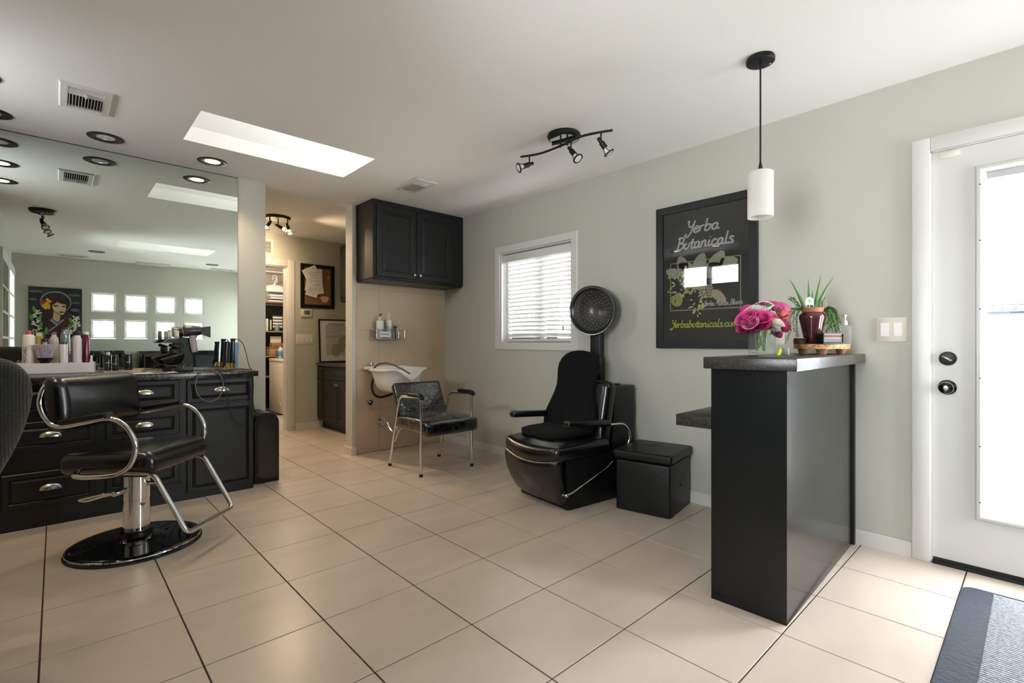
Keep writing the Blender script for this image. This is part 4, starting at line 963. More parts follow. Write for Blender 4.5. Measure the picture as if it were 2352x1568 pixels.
# massage pad: shaped outline swept along the backrest and over the seat
def loft(bm, secs):
    """secs: list of closed loops with equal counts"""
    R_ = [[bm.verts.new(p) for p in s_] for s_ in secs]; n = len(R_[0])
    for A, B in zip(R_, R_[1:]):
        for i in range(n): bm.faces.new([A[i], A[(i + 1) % n], B[(i + 1) % n], B[i]])
    bm.faces.new(list(reversed(R_[0]))); bm.faces.new(R_[-1]); return bm
def sec(cx, cz, hw, th, tilt, n=20):
    out = []
    for i in range(n):
        a = 2 * PI * i / n; e = .55
        y = math.copysign(abs(math.cos(a)) ** e, math.cos(a)) * hw; q = math.copysign(abs(math.sin(a)) ** e, math.sin(a)) * th / 2
        out.append(Vector((cx + q * math.cos(tilt), y + PADY, cz + q * math.sin(tilt))))
    return out
PADY = .055
prof = [(.305, .47, .255, .06), (.325, .52, .268, .08), (.345, .58, .262, .085), (.362, .65, .232, .08), (.38, .72, .205, .078), (.392, .775, .192, .076), (.402, .83, .196, .076), (.414, .885, .207, .076), (.426, .935, .205, .074), (.437, .975, .185, .07), (.445, 1.005, .15, .06), (.449, 1.025, .10, .045), (.451, 1.035, .035, .02)]
bm = new_bm(); loft(bm, [sec(a, b, c_, d, -.2) for a, b, c_, d in prof]); mp_ = obj('massage_pad_back', bm, 'fabric', dc, angle=70)
bm = new_bm(); loft(bm, [sec(a, b, c_, d, PI / 2) for a, b, c_, d in [(.0, .452, .11, .02), (.012, .455, .165, .035), (.05, .46, .215, .045), (.12, .463, .235, .05), (.22, .465, .235, .05), (.30, .47, .24, .05), (.355, .475, .235, .05)]]); obj('massage_pad_seat', bm, 'fabric', dc, angle=70)
for s_ in (-1, 1):
    bm = new_bm(); rbox(bm, (.175, s_ * .295, .56), (.40, .062, .048), .018, 4, m=Matrix.Translation((.175, s_ * .295, .56)) @ Matrix.Rotation(.06, 4, 'Y') @ Matrix.Translation((-.175, -s_ * .295, -.56))); obj('armrest', bm, 'leather', dc)
    bm = new_bm(); tube(bm, fillet([(.34, s_ * .30, .535), (.52, s_ * .305, .53), (.585, s_ * .305, .44), (.54, s_ * .30, .34), (.45, s_ * .29, .33)], .08, 8), .010, 12); obj('arm_bracket', bm, 'chrome', dc)
bm = new_bm(); tube(bm, fillet([(.42, -.285, .275), (.36, -.29, .24), (.03, -.29, .125), (-.01, -.285, .118), (-.02, -.26, .118)], .03, 6), .0065, 10); ball(bm, (-.015, -.292, .12), .013); obj('recline_rod', bm, 'chrome', dc)
# hood: bowl open towards the seat, turned a little
hn = Vector((-.98, -.2, -.06)).normalized(); hq = (-hn).to_track_quat('Z', 'Y').to_matrix().to_4x4(); hcn = Vector((2.965, 2.31, 1.338))
bm = new_bm(); lathe(bm, [(.158, .014), (.168, .0), (.182, .0), (.187, .012), (.186, .05), (.180, .10), (.160, .15), (.12, .185), (.06, .20), (.001, .205)], hcn, 48, hq, caps=False); hd = obj('hood', bm, mat('hood_shell', '#121414', .3), dc, True)
bm = new_bm(); lathe(bm, [(.166, .004), (.150, .03), (.135, .075), (.10, .115), (.05, .138), (.001, .142)], hcn, 48, hq, caps=False); obj('hood_liner', bm, mat('hood_liner', '#45423f', .28), hd, True)
bm = new_bm(); tube(bm, [hcn + hq.to_3x3() @ Vector((.184 * math.cos(a), .184 * math.sin(a), .001)) for a in [2 * PI * i / 60 for i in range(60)]], .004, 8, closed=True); obj('hood_rim', bm, mat('rim_steel', '#8b8d90', .25, metal=1), hd, True)
bm = new_bm()
for i, (r_, z_) in enumerate(((.142, .052), (.126, .086), (.106, .108), (.084, .122), (.06, .132))):
    for k in range(int(8 + r_ * 130)):
        a = 2 * PI * (k + .5 * (i % 2)) / int(8 + r_ * 130); ball(bm, hcn + hq.to_3x3() @ Vector((r_ * math.cos(a), r_ * math.sin(a), z_ - .004)), .0028, (1, 1, 1), 6, 4)
obj('air_holes', bm, mat('hole_glint', '#b9bcc0', .4), hd, True, kind='stuff')
bm = new_bm(); hb_ = hcn + hq.to_3x3() @ Vector((0, 0, .10)); cyl(bm, (hb_.x + .0, hb_.y, 1.19), (hb_.x, hb_.y, 1.14), .03, .028, 16); obj('hood_neck', bm, 'black', dc, True)

# ================================================================== cube ottoman
ot = thing('ottoman', 'black tufted cube ottoman with lid between dryer chair and counter', 'ottoman', (2.768, 1.547, 0), math.radians(10.3))
bm = new_bm(); t_ = bmesh.new(); rbox(t_, (.205, .185, .165), (.40, .36, .328), .012, 3); _join(bm, t_); obj('box', bm, 'vinyl', ot)
def lidfn(v):
    v.z += .014 * max(0, 1 - abs(v.x - .205) / .2) * max(0, 1 - abs(v.y - .185) / .18) - .02 * math.exp(-((v.x - .205) ** 2 + (v.y - .185) ** 2) / .0012) if v.z > .38 else 0
    return v
bm = new_bm(); t_ = bmesh.new(); cushion(t_, (.205, .185, .365), (.43, .39, .058), .018, 14, 4); [lidfn(v.co) for v in t_.verts]; _join(bm, t_); obj('lid', bm, 'vinyl', ot)
bm = new_bm(); ball(bm, (.205, .185, .392), .010, (1, 1, .5)); ball(bm, (.205, .003, .17), .010, (1, .5, 1)); ball(bm, (.003, .185, .17), .010, (.5, 1, 1)); obj('tuft_button', bm, 'vinyl', ot)
bm = new_bm()
for a, b in (((.02, .001, .31), (.39, .001, .03)), ((.39, .001, .31), (.02, .001, .03))): cyl(bm, (a[0], .0062, a[2]), (b[0], .0062, b[2]), .0018, seg=6)
for a, b in (((.02, .31), (.35, .03)), ((.35, .31), (.02, .03))): cyl(bm, (.0062, a[0], a[1]), (.0062, b[0], b[1]), .0018, seg=6)
obj('seam', bm, 'vinyl', ot)

# ================================================================== script lettering
GL = {'a': (1.08, [[(.75, .8), (.45, 1), (.1, .7), (.1, .25), (.4, 0), (.75, .35), (.76, .95)], [(.76, .95), (.76, .2), (.95, 0), (1.15, .15)]]), 'b': (1.05, [[(.12, 2), (.1, .3), (.2, .05), (.45, 0), (.8, .3), (.75, .8), (.45, 1), (.14, .7)], [(.75, .75), (1.1, .85)]]), 'c': (.92, [[(.75, .8), (.45, 1), (.1, .6), (.15, .15), (.5, 0), (1.0, .2)]]), 'e': (.9, [[(.05, .45), (.5, .55), (.75, .8), (.45, 1.02), (.1, .6), (.15, .15), (.5, 0), (.95, .25)]]), 'i': (.6, [[(.2, 1), (.2, .2), (.4, 0), (.65, .15)], [(.18, 1.42), (.26, 1.5)]]), 'l': (.6, [[(.22, 2), (.2, .2), (.4, 0), (.65, .15)]]), 'm': (1.55, [[(.1, 1), (.1, 0)], [(.1, .6), (.4, 1), (.65, .8), (.65, 0)], [(.65, .6), (.95, 1), (1.2, .8), (1.2, .2), (1.4, 0), (1.6, .15)]]), 'n': (1.05, [[(.1, 1), (.1, 0)], [(.1, .6), (.42, 1), (.7, .8), (.7, .2), (.88, 0), (1.1, .15)]]), 'o': (.98, [[(.45, 1), (.1, .7), (.1, .25), (.45, 0), (.8, .3), (.8, .7), (.45, 1), (.62, .85), (1.05, .88)]]), 'r': (.78, [[(.1, 1), (.1, 0)], [(.1, .6), (.35, .95), (.7, .9)]]), 's': (.85, [[(.72, .85), (.4, 1), (.15, .8), (.4, .55), (.7, .3), (.45, 0), (.0, .08)], [(.45, 0), (.9, .05)]]), 't': (.75, [[(.32, 1.6), (.3, .2), (.5, 0), (.8, .15)], [(0, 1.02), (.7, 1.02)]]), 'Y': (1.15, [[(0, 1.85), (.25, 2), (.3, 1.35), (.6, 1.0), (.95, 1.25), (1.12, 2)], [(1.12, 2), (.88, .2), (.48, -.6), (.0, -.4), (.3, -.1)]]), 'B': (1.3, [[(.32, 2), (.26, .05), (-.2, -.1)], [(0, 1.9), (.6, 2.05), (1.05, 1.7), (.85, 1.2), (.4, 1.05)], [(.4, 1.05), (1.1, .9), (1.15, .3), (.7, 0), (.22, .1)]]), 'M': (1.65, [[(0, 0), (.3, 2)], [(.3, 2), (.72, .6)], [(.72, .6), (1.22, 2)], [(1.22, 2), (1.36, 0), (1.58, .1)]]), '.': (.35, [[(.05, .02), (.14, .06)]]), ' ': (.7, [])}
def write(bm, text, x0, base, size, o, ax, ay, n, wd=.16, slant=.22, width=None):
    """stroke lettering; size = x-height; width = total width to fill"""
    tot = sum(GL[c][0] for c in text); kx = (width / tot) if width else size; x = x0; layer = 0
    for c_ in text:
        adv, strokes = GL[c_]
        for st_ in strokes:
            pts = [(p.x, p.y) for p in crom([(a, b, 0) for a, b in st_], 6)] if len(st_) > 2 else st_
            layer = (layer + 1) % 7
            ribbon(bm, [(x + a * kx + b * size * slant, base + b * size) for a, b in pts], wd * size, o, ax, ay, n, .0004 + layer * .00004)
        x += adv * kx
    return bm
# ================================================================== framed poster
PY0, PY1, PZ0, PZ1 = 1.19, 1.885, 1.055, 2.052; pw, ph = PY1 - PY0, PZ1 - PZ0
po = thing('framed_poster', 'large black-framed botanical poster on the sage wall', 'poster', (XR, (PY0 + PY1) / 2, PZ0))
O_, AXp, AYp, NP = Vector((XR - .001, PY1, PZ0)), Vector((0, -1, 0)), Vector((0, 0, 1)), Vector((-1, 0, 0))
bm = new_bm(); frame_rect(bm, O_, AXp, AYp, NP, pw, ph, .05, .03); obj('frame', bm, 'black', po, True)
bm = new_bm(); prism(bm, [(.045, .045), (pw - .045, .045), (pw - .045, ph - .045), (.045, ph - .045)], O_, AXp, AYp, NP, .012); obj('print_sheet', bm, mat('poster_black', '#2c2d2e', .6), po, True, smooth=False)
OP = O_ + NP * .0125
def pp(u, v):       # pixel on the poster plane -> poster coordinates
    q = AX(u, v, XR - .0135); return (PY1 - q.y, q.z - PZ0)
def poly(pts): return [pp(*p) for p in pts]
bm = new_bm(); a, b = pp(1537, 714), pp(1716, 584); a = (.105, a[1]); b = (pw - .105, b[1])
ribbon(bm, [(a[0], a[1]), (b[0], a[1])], .006, OP, AXp, AYp, NP); ribbon(bm, [(a[0], b[1]), (b[0], b[1])], .006, OP, AXp, AYp, NP); ribbon(bm, [(a[0], a[1]), (a[0], b[1])], .006, OP, AXp, AYp, NP); ribbon(bm, [(b[0], a[1]), (b[0], b[1])], .006, OP, AXp, AYp, NP)
obj('photo_border', bm, mat('border', '#b9b26a', .6), po, True)
def petal_patch(bm, c_, l, w_, ang, lay=.0006):
    pts = []
    for k in range(14):
        t = 2 * PI * k / 14; x = l * .5 * (1 + math.cos(t)); y = w_ * .5 * math.sin(t) * (1 - .25 * math.cos(t)); pts.append((c_[0] + x * math.cos(ang) - y * math.sin(ang), c_[1] + x * math.sin(ang) + y * math.cos(ang)))
    vs_ = [bm.verts.new(OP + AXp * p[0] + AYp * p[1] + NP * lay) for p in pts]; bm.faces.new(vs_)
W_, H_ = b[0] - a[0], b[1] - a[1]
bm = new_bm()
for c_, l, w_, an in (((.40, .78), .13, .09, 1.2), ((.46, .72), .15, .10, .3), ((.36, .74), .14, .09, 2.5), ((.72, .88), .12, .08, .1), ((.60, .80), .14, .09, .9), ((.22, .80), .12, .08, 1.9), ((.16, .74), .12, .07, 2.8), ((.30, .58), .12, .07, -.4)): petal_patch(bm, (a[0] + W_ * c_[0], a[1] + H_ * c_[1]), l, w_, an, .0004)
obj('pale_bracts', bm, mat('bract', '#b9b8a4', .7), po, True)
bm = new_bm(); rnd = random.Random(4)
for cx, cy, n, sx, sy in ((.12, .52, 46, .07, .11), (.30, .66, 30, .05, .09), (.40, .20, 42, .05, .10)):
    for i in range(n):
        t = rnd.random() * 2 * PI; q = math.sqrt(rnd.random()); petal_patch(bm, (a[0] + W_ * cx + q * sx * math.cos(t), a[1] + H_ * cy + q * sy * math.sin(t)), .022, .010, t + rnd.uniform(-.5, .5), .0005 + i * .000004)
obj('flower_spike', bm, mat('spike', '#d9d59c', .7), po, True)
bm = new_bm()
for i in range(34):
    r_ = i // 6; petal_patch(bm, (a[0] + W_ * (.46 + .035 * (i % 6) - .01 * r_), a[1] + H_ * (.22 + .055 * r_ + .01 * (i % 2))), .020, .014, .9 + .1 * (i % 3), .0005 + i * .000004)
petal_patch(bm, (a[0] + W_ * .62, a[1] + H_ * .36), .12, .06, -.7, .00045)
obj('seed_cone', bm, mat('cone', '#cbbb9b', .7), po, True)
bm = new_bm(); ribbon(bm, [(a[0] + W_ * .12, a[1] + H_ * .15), (a[0] + W_ * .18, a[1] + H_ * .30), (a[0] + W_ * .30, a[1] + H_ * .48)], .016, OP, AXp, AYp, NP, .0005); petal_patch(bm, (a[0] + W_ * .06, a[1] + H_ * .10), .10, .085, 1.1, .00055); petal_patch(bm, (a[0] + W_ * .10, a[1] + H_ * .10), .08, .06, 1.6, .0006); obj('flower_bud', bm, mat('bud', '#b5b26a', .7), po, True)
wt_ = mat('poster_white', '#d6d6d4', .6)
bm = new_bm(); q0, q1 = pp(1588, 536), pp(1655, 520); write(bm, 'Yerba', .215, .79, .040, OP, AXp, AYp, NP, .29, .25, width=.235); write(bm, 'Botanicals', .145, .685, .040, OP, AXp, AYp, NP, .29, .25, width=.40); obj('title_lettering', bm, wt_, po, True)
bm = new_bm(); zb_ = a[1] + .022; write(bm, 'Yerba Mansa Bloom', .345, zb_, .017, OP, AXp, AYp, NP, .26, .3, width=.255); obj('caption_lettering', bm, wt_, po, True)
bm = new_bm(); zc = pp(1560, 752)[1]; write(bm, 'Yerbabotanicals.com', .105, zc, .026, OP, AXp, AYp, NP, .28, .25, width=.47); obj('web_lettering', bm, mat('poster_yellow', '#c9d13a', .6), po, True)
bm = new_bm(); prism(bm, [(.05, .05), (pw - .05, .05), (pw - .05, ph - .05), (.05, ph - .05)], O_ + NP * .018, AXp, AYp, NP, .002); obj('glazing', bm, 'picglass', po, True, smooth=False)

# ================================================================== reception counter
RC = math.radians(1.6)
rc = thing('reception_counter', 'tall black reception counter ending at the sage wall', 'counter', (2.062, .664, 0), RC)
bm = new_bm(); t_ = bmesh.new(); box(t_, 0, 1.125, 0, .295, 0, .985); bmesh.ops.bevel(t_, geom=[e for e in t_.edges if abs(e.verts[0].co.z - e.verts[1].co.z) > .5], offset=.002, segments=1, affect='EDGES'); _join(bm, t_); obj('body', bm, mat('counter_black', '#0f1112', .2, bump=.02, bscale=30, spec=.4), rc)
bm = new_bm(); box(bm, 1.095, 1.126, -.012, .0, 0, .985); obj('wall_trim', bm, 'black', rc, smooth=False)
bm = new_bm(); rbox(bm, (.53, .122, 1.009), (1.205, .352, .048), .004); ct = obj('slab', bm, 'granite', None); bpy.data.objects.remove(ct)
bm = new_bm(); rbox(bm, (.525, .120, 1.009), (1.20, .352, .048), .004); cto = thing('counter_top', 'dark speckled stone-look slab on the reception counter', 'countertop', (2.062, .664, 0), RC); obj('slab', bm, 'granite', cto)
bm = new_bm(); rbox(bm, (.655, .425, .715), (.93, .255, .055), .004); ld = thing('writing_ledge', 'lower dark speckled ledge fixed beside the reception counter', 'ledge', (2.062, .664, 0), RC); obj('slab', bm, 'granite', ld)
bm = new_bm(); prism(bm, [(0, 0), (.2, 0), (0, -.2)], (.9, .297, .687), (0, 1, 0), (0, 0, 1), (1, 0, 0), .03); obj('bracket', bm, 'black', ld)
CTZ = 1.0335
# vase with roses
VP_ = AZ(1750, 815.5, CTZ); VP_ = AD(1750, 816, 2.14); vz = CTZ
va = thing('glass_vase', 'square clear glass vase holding roses on the reception counter', 'vase', (VP_.x, VP_.y, vz), math.radians(20))
vw, vh = .104, .122
bm = new_bm()
box(bm, -vw / 2, vw / 2, -vw / 2, vw / 2, 0, .014)
for a_ in range(4):
    m_ = Matrix.Rotation(a_ * PI / 2, 4, 'Z'); box(bm, -vw / 2, vw / 2 - .005, vw / 2 - .005, vw / 2, .014, vh, m=m_)
obj('glass', bm, mat_pane('vase_glass', (.975, .99, .985)), va, smooth=False)
bm = new_bm(); box(bm, -vw / 2 + .006, vw / 2 - .006, -vw / 2 + .006, vw / 2 - .006, .0145, .085); obj('water', bm, mat_pane('water', (.97, .985, .975)), va, smooth=False)
def rose_mesh(seed, n=26, R=.034):
    """cupped petals in nested layers, the outer ones rolled back"""
    rnd = random.Random(seed); bm = new_bm(); L = 6
    for l in range(L):
        t = l / (L - 1); Rl = R * (.16 + .84 * t ** .85); tm = 2.45 - .75 * t; cnt = 3 + l; half = (1.25 - .35 * t)
        for k in range(cnt):
            a0 = 2 * PI * k / cnt + l * 1.1 + rnd.uniform(-.15, .15); g = []
            for u_ in range(7):
                s_ = (u_ / 6 - .5) * 2; row = []
                for v_ in range(6):
                    h = v_ / 5; th = .35 + (tm - .35) * h * (1 - .10 * s_ * s_ * h); r_ = Rl * (1 + .05 * s_)
                    an = a0 + s_ * half * (1 - .15 * h)
                    x = r_ * math.sin(th); z = -r_ * math.cos(th) * (1.05 - .2 * t)
                    if h > .75: x += R * (.16 + .18 * t) * (h - .75) * 4 * (.4 + .6 * t); z -= R * .10 * t * (h - .75) * 4
                    x *= 1 + .03 * math.sin(5 * s_ + seed + k)
                    row.append(bm.verts.new((x * math.cos(an), x * math.sin(an), z + R * .28 * (1 - t) + rnd.uniform(-.0005, .0005))))
                g.append(row)
            for u_ in range(6):
                for v_ in range(5): bm.faces.new([g[u_][v_], g[u_ + 1][v_], g[u_ + 1][v_ + 1], g[u_][v_ + 1]])
    return bm
def mat_petal(name, c1, c2):
    m = mat(name, c1, .55); nt = m.node_tree; b = nt.nodes['Principled BSDF']; tc = nt.nodes.new('ShaderNodeTexCoord'); n = nt.nodes.new('ShaderNodeTexNoise'); n.inputs['Scale'].default_value = 35
    mx_ = nt.nodes.new('ShaderNodeMix'); mx_.data_type = 'RGBA'; mx_.inputs['A'].default_value = lin(c1); mx_.inputs['B'].default_value = lin(c2)
    nt.links.new(tc.outputs['Object'], n.inputs['Vector']); nt.links.new(n.outputs['Fac'], mx_.inputs['Factor']); nt.links.new(mx_.outputs['Result'], b.inputs['Base Color']); setin(b, ['Subsurface Weight'], .1)
    return m
MP = {'pink': mat_petal('pink_petal', '#c42a78', '#df5f9c'), 'deep': mat_petal('deep_pink_petal', '#a3185a', '#c93f84'), 'white': mat_petal('white_petal', '#d6cfc6', '#e6e0d8'), 'coral': mat_petal('coral_petal', '#ee4a5e', '#f58a8e'), 'light': mat_petal('light_pink_petal', '#cf5a94', '#e294b8')}
MRO = {}
M['stem'] = mat('green_stem', '#5c7a35', .5); M['leafg'] = mat('rose_leaf', '#41602c', .5)
RS = [(1706, 718, 2.08, 1.35, 'pink'), (1747, 716, 2.05, 1.30, 'pink'), (1768, 712, 2.11, 1.2, 'pink'), (1746, 735, 2.06, 1.12, 'deep'), (1719, 733, 2.05, 1.05, 'light'), (1700, 741, 2.11, 1.1, 'deep'), (1723, 747, 2.13, 1.0, 'deep'), (1721, 707, 2.16, 1.0, 'deep'), (1735, 695, 2.12, 1.35, 'white'), (1755, 690, 2.17, 1.2, 'white'), (1786, 725, 2.09, 1.35, 'white'), (1785, 741, 2.12, 1.0, 'white'), (1783, 692, 2.17, 1.05, 'pink'), (1802, 700, 2.22, .95, 'light'), (1803, 715, 2.20, .9, 'coral'), (1803, 741, 2.20, 1.05, 'deep'), (1790, 757, 2.16, .9, 'deep'), (1708, 700, 2.2, .85, 'pink'), (1753, 692, 2.10, .45, 'deep')]
names = {'pink': 'pink', 'deep': 'deep pink', 'white': 'white', 'coral': 'coral', 'light': 'pale pink'}
ctr = Vector((VP_.x, VP_.y, CTZ + .085)); cnt = {}
where = ['on the outer side facing the poster', 'at the middle of the bouquet front', 'in front of the bouquet beside the white rose', 'low at the bouquet front above the vase rim', 'small one tucked in the bouquet front', 'lowest on the poster side of the bouquet', 'hanging under the poster-side bloom', 'tucked behind the front pink rose', 'big one on top of the bouquet', 'at the bouquet crown behind the bud', 'large one on the plant side of the bouquet', 'low on the plant side over the vase rim', 'high on the plant side of the bouquet', 'outermost towards the trailing plant', 'peeking out at the plant side', 'low behind the white roses', 'lowest beneath the white roses', 'small one high at the poster side', 'closed bud at the bouquet top']
for i, (u, v, d, sc_, colr) in enumerate(RS):
    p = AD(u, v, d); dirn = (p - ctr); dirn.z += .02; dirn.normalize()
    key = (colr, i % 3)
    if key not in MRO:
        MRO[key] = mesh_of(rose_mesh(i % 3 + 11, 26 if colr != 'white' else 30), 'bloom', MP[colr], angle=80)
    t = thing('rose', '%s rose %s' % (names[colr], where[i]), 'rose', (p.x, p.y, p.z), group='roses in the glass vase')
    bo = bpy.data.objects.new('bloom', MRO[key]); COL.objects.link(bo); bo.parent = t
    bo.rotation_mode = 'QUATERNION'; bo.rotation_quaternion = dirn.to_track_quat('Z', 'Y'); bo.scale = (sc_ * .78,) * 3; bo.location = -dirn * .018 * sc_
    bm = new_bm(); foot = Vector((VP_.x + .02 * math.cos(i * 2.1), VP_.y + .02 * math.sin(i * 2.1), CTZ + .022)); rimp = Vector((VP_.x + .022 * math.cos(i * 1.3), VP_.y + .022 * math.sin(i * 1.3), CTZ + vh + .005))
    tube(bm, crom([foot, rimp, p - dirn * .02 * sc_], 5), .0022, 6); obj('stem', bm, 'stem', t, True)
    if i % 2 == 0:
        bm = new_bm(); q = p - dirn * .035 * sc_; side = dirn.cross(Vector((0, 0, 1))); side = side.normalized() if side.length > .01 else Vector((1, 0, 0))
        for s_ in (-1, 1):
            vv = [bm.verts.new(q + side * s_ * a + dirn * b + Vector((0, 0, c_))) for a, b, c_ in ((0, 0, 0), (.018, .008, .004), (.036, .004, -.004), (.018, -.010, -.002))]; bm.faces.new(vv)
        obj('leaves', bm, 'leafg', t, True)
# wooden serving board on stub feet
BD = AD(1891, 803, 2.30); BX, BY = BD.x, BD.y; bz = CTZ
BX, BY = 2.965, .785
bd = thing('wood_slice_board', 'live-edge wood slice board on stub feet at the counter end', 'board', (BX, BY, bz))
def slice_poly(k=1.):
    return [(.20 * k * math.cos(t) * (1 + .03 * math.sin(5 * t)) * 1.0, .12 * k * math.sin(t) * (1 + .025 * math.cos(7 * t))) for t in [2 * PI * i / 40 for i in range(40)]]
bm = new_bm(); prism(bm, slice_poly(), (0, 0, .028), (1, 0, 0), (0, 1, 0), (0, 0, 1), .024); obj('slab', bm, mat_speckle('bark', '#8a6038', '#c79a66', 45, .7, .48), bd)
for a_ in (.5, 2.2, 3.6, 5.0):
    bm = new_bm(); lathe(bm, [(.018, 0), (.024, .02), (.026, .0285)], (.145 * math.cos(a_), .08 * math.sin(a_), 0), 16); obj('foot', bm, mat('foot_wood%d' % int(a_ * 10), '#8d6446', .6), bd)
BT = bz + .0525
# planted pot
PX, PY_ = 2.86, .80
DP = SA * PX + CA * PY_
pt = thing('potted_succulent', 'burgundy glazed pot with spiky aloe and trailing greenery on wood board', 'plant', (PX, PY_, BT))
bm = new_bm(); lathe(bm, [(.032, 0), (.036, .004), (.040, .03), (.056, .11), (.061, .135), (.060, .148), (.050, .160), (.046, .164), (.046, .178), (.052, .182), (.050, .186), (.040, .184), (.038, .15)], seg=36); po_ = obj('pot', bm, mat('burgundy_glaze', '#4d2023', .14, coat=.6, var=.25, vscale=12), pt)
bm = new_bm(); lathe(bm, [(.0465, .164), (.0525, .180), (.0505, .1865), (.0405, .1845)], seg=36); obj('pot_rim', bm, mat('terracotta', '#a86a52', .7), po_)
bm = new_bm(); lathe(bm, [(.040, .170), (.02, .176), (.001, .178)], seg=20); obj('soil', bm, mat('soil', '#2c2119', .95), pt)
M['aloe'] = mat('aloe_leaf', '#5d7f47', .45, var=.2, vscale=30); M['vine'] = mat('vine_leaf', '#4a7a30', .5)
mpos = Vector((PX, PY_, BT))
for u, v, uu in ((1813, 640, 1850), (1857, 640, 1860), (1886, 631, 1872), (1917, 632, 1874), (1867, 665, 1866)):
    tip = AD(u, v, DP + (.02 if u != 1867 else -.02)) - mpos; root = Vector(((uu - 1866) / F * DP * CA, -(uu - 1866) / F * DP * SA, .175)); mid = (root + tip) * .5 + Vector((0, 0, .012))
    cv = crom([root, mid, tip], 6); bm = new_bm(); n = len(cv); tube(bm, cv, [max(.0006, .0105 * (1 - (i / (n - 1)) ** 1.3)) for i in range(n)], 8); obj('aloe_leaf', bm, 'aloe', pt)
bm = new_bm(); b0 = AD(1895, 700, DP - .02) - mpos
for s_ in (0, 1): bm.faces.new([bm.verts.new(b0 + Vector((a * CA, -a * SA + s_ * .004, c_))) for a, c_ in ((-.015, -.02), (-.012, .015), (.004, .042), (.012, .03), (.012, .0), (.004, -.022))])
obj('broad_leaf', bm, mat('broad', '#5d5a33', .5), pt)
rnd = random.Random(9)
VN = [(1836, 705, [(1826, 690), (1816, 683)]), (1838, 708, [(1822, 715), (1812, 740), (1811, 765), (1803, 790)]), (1838, 710, [(1829, 725), (1827, 755), (1828, 783)]), (1836, 709, [(1815, 712), (1808, 735)]), (1895, 708, [(1912, 715), (1920, 740), (1924, 770)]), (1893, 708, [(1905, 720), (1911, 745), (1914, 768)]), (1892, 710, [(1903, 735), (1900, 765)]), (1897, 707, [(1915, 712), (1922, 728), (1926, 748)]), (1885, 712, [(1882, 735), (1872, 760)]), (1895, 706, [(1908, 708), (1918, 722), (1918, 745), (1920, 765)]), (1888, 708, [(1898, 715), (1907, 735), (1906, 760)]), (1845, 707, [(1856, 712), (1875, 706), (1890, 712)])]
VN2 = [(u0 + dx, v0, [(u + dx * (1 + .3 * i) + rnd.uniform(-2, 2), v * k + 700 * (1 - k)) for i, (u, v) in enumerate(r_)]) for u0, v0, r_ in VN for dx, k in ((0, 1), (3, .9), (-3, .75))] + [(1878, 708, [(1884, 716), (1886, 735), (1882, 752)]), (1862, 709, [(1858, 716), (1852, 722)])]
for u0, v0, rest in VN2:
    dd = DP - .01 + rnd.uniform(-.045, .04); pts = [AD(u0, v0, DP) - mpos] + [AD(u, v, dd) - mpos for u, v in rest]
    cv = crom(pts, 8); bm = new_bm(); tube(bm, cv, .0010, 5)
    for i, c_ in enumerate(cv):
        for k in range(5):
            an = rnd.uniform(0, 2 * PI); e = Vector((math.cos(an), math.sin(an), rnd.uniform(-.2, .7))).normalized() * rnd.uniform(.009, .015); s2 = e.cross(Vector((0, 0, 1))).normalized() * .0026
            bm.faces.new([bm.verts.new(c_), bm.verts.new(c_ + e * .5 + s2), bm.verts.new(c_ + e), bm.verts.new(c_ + e * .5 - s2)])
    obj('trailing_vine', bm, 'vine', pt)
tg = AD(1859, 691, DP - .035)
t = thing('cross_tag', 'small white plant tag printed with a green cross', 'tag', (tg.x, tg.y, tg.z - .028))
AXc, NC = Vector((CA, -SA, 0)), Vector((-SA, -CA, 0))
bm = new_bm(); prism(bm, [(-.02, -.02), (.02, -.02), (.02, .006), (.012, .016), (0, .021), (-.012, .016), (-.02, .006)], tg, AXc, (0, 0, 1), NC, .002); cyl(bm, tg + Vector((0, 0, -.02)), tg + Vector((0, 0, -.035)), .0012, seg=6); obj('card', bm, 'plasticw', t, True)
bm = new_bm()
for a_, b_2 in ((.009, .003), (.003, .009)): prism(bm, [(-a_, -b_2), (a_, -b_2), (a_, b_2), (-a_, b_2)], tg + NC * (.002 + a_ * .02), AXc, (0, 0, 1), NC, .0008)
obj('green_cross', bm, mat('crossgreen', '#1f9a4a', .5), t, True, smooth=False)
# card holder, coil, sanitizer, little things
CHP = AZ(1897, 797, BT); CHP = Vector((2.83, .715, BT)); cam_rot = -YAW
cht = thing('card_holder', 'black card holder with stacked grey and red cards on wood board', 'card holder', CHP, cam_rot)
bm = new_bm(); box(bm, -.05, .05, -.03, .03, 0, .008); box(bm, -.05, -.047, -.03, .03, .008, .05); box(bm, .047, .05, -.03, .03, .008, .05); box(bm, -.05, .05, .027, .03, .008, .056); obj('tray', bm, 'black', cht, smooth=False)
for z0, z1, c_ in ((.009, .024, '#6d6d6d'), (.0245, .034, '#8d8d8b'), (.0345, .044, '#7c1518'), (.0445, .05, '#9c9a96'), (.0505, .056, '#55524e')):
    bm = new_bm(); rbox(bm, (0, 0, (z0 + z1) / 2), (.09, .052, z1 - z0), .0008, 1); obj('card_stack', bm, mat('cards' + c_, c_, .6), cht)
p = Vector((2.84, .875, BT)); p = Vector((2.795, .838, BT)); bm = new_bm()
for i in range(3): tube(bm, [p + Vector((.028 * math.cos(a) * (1 - .1 * i), .024 * math.sin(a), .006 + .009 * i)) for a in [2 * PI * k / 20 for k in range(20)]], .006, 8, closed=True)
single('leather_coil', bm, mat('coil', '#4a2a1d', .6), 'coiled dark brown cord lying beside the pot', 'cord')
p = Vector((3.05, .70, BT))
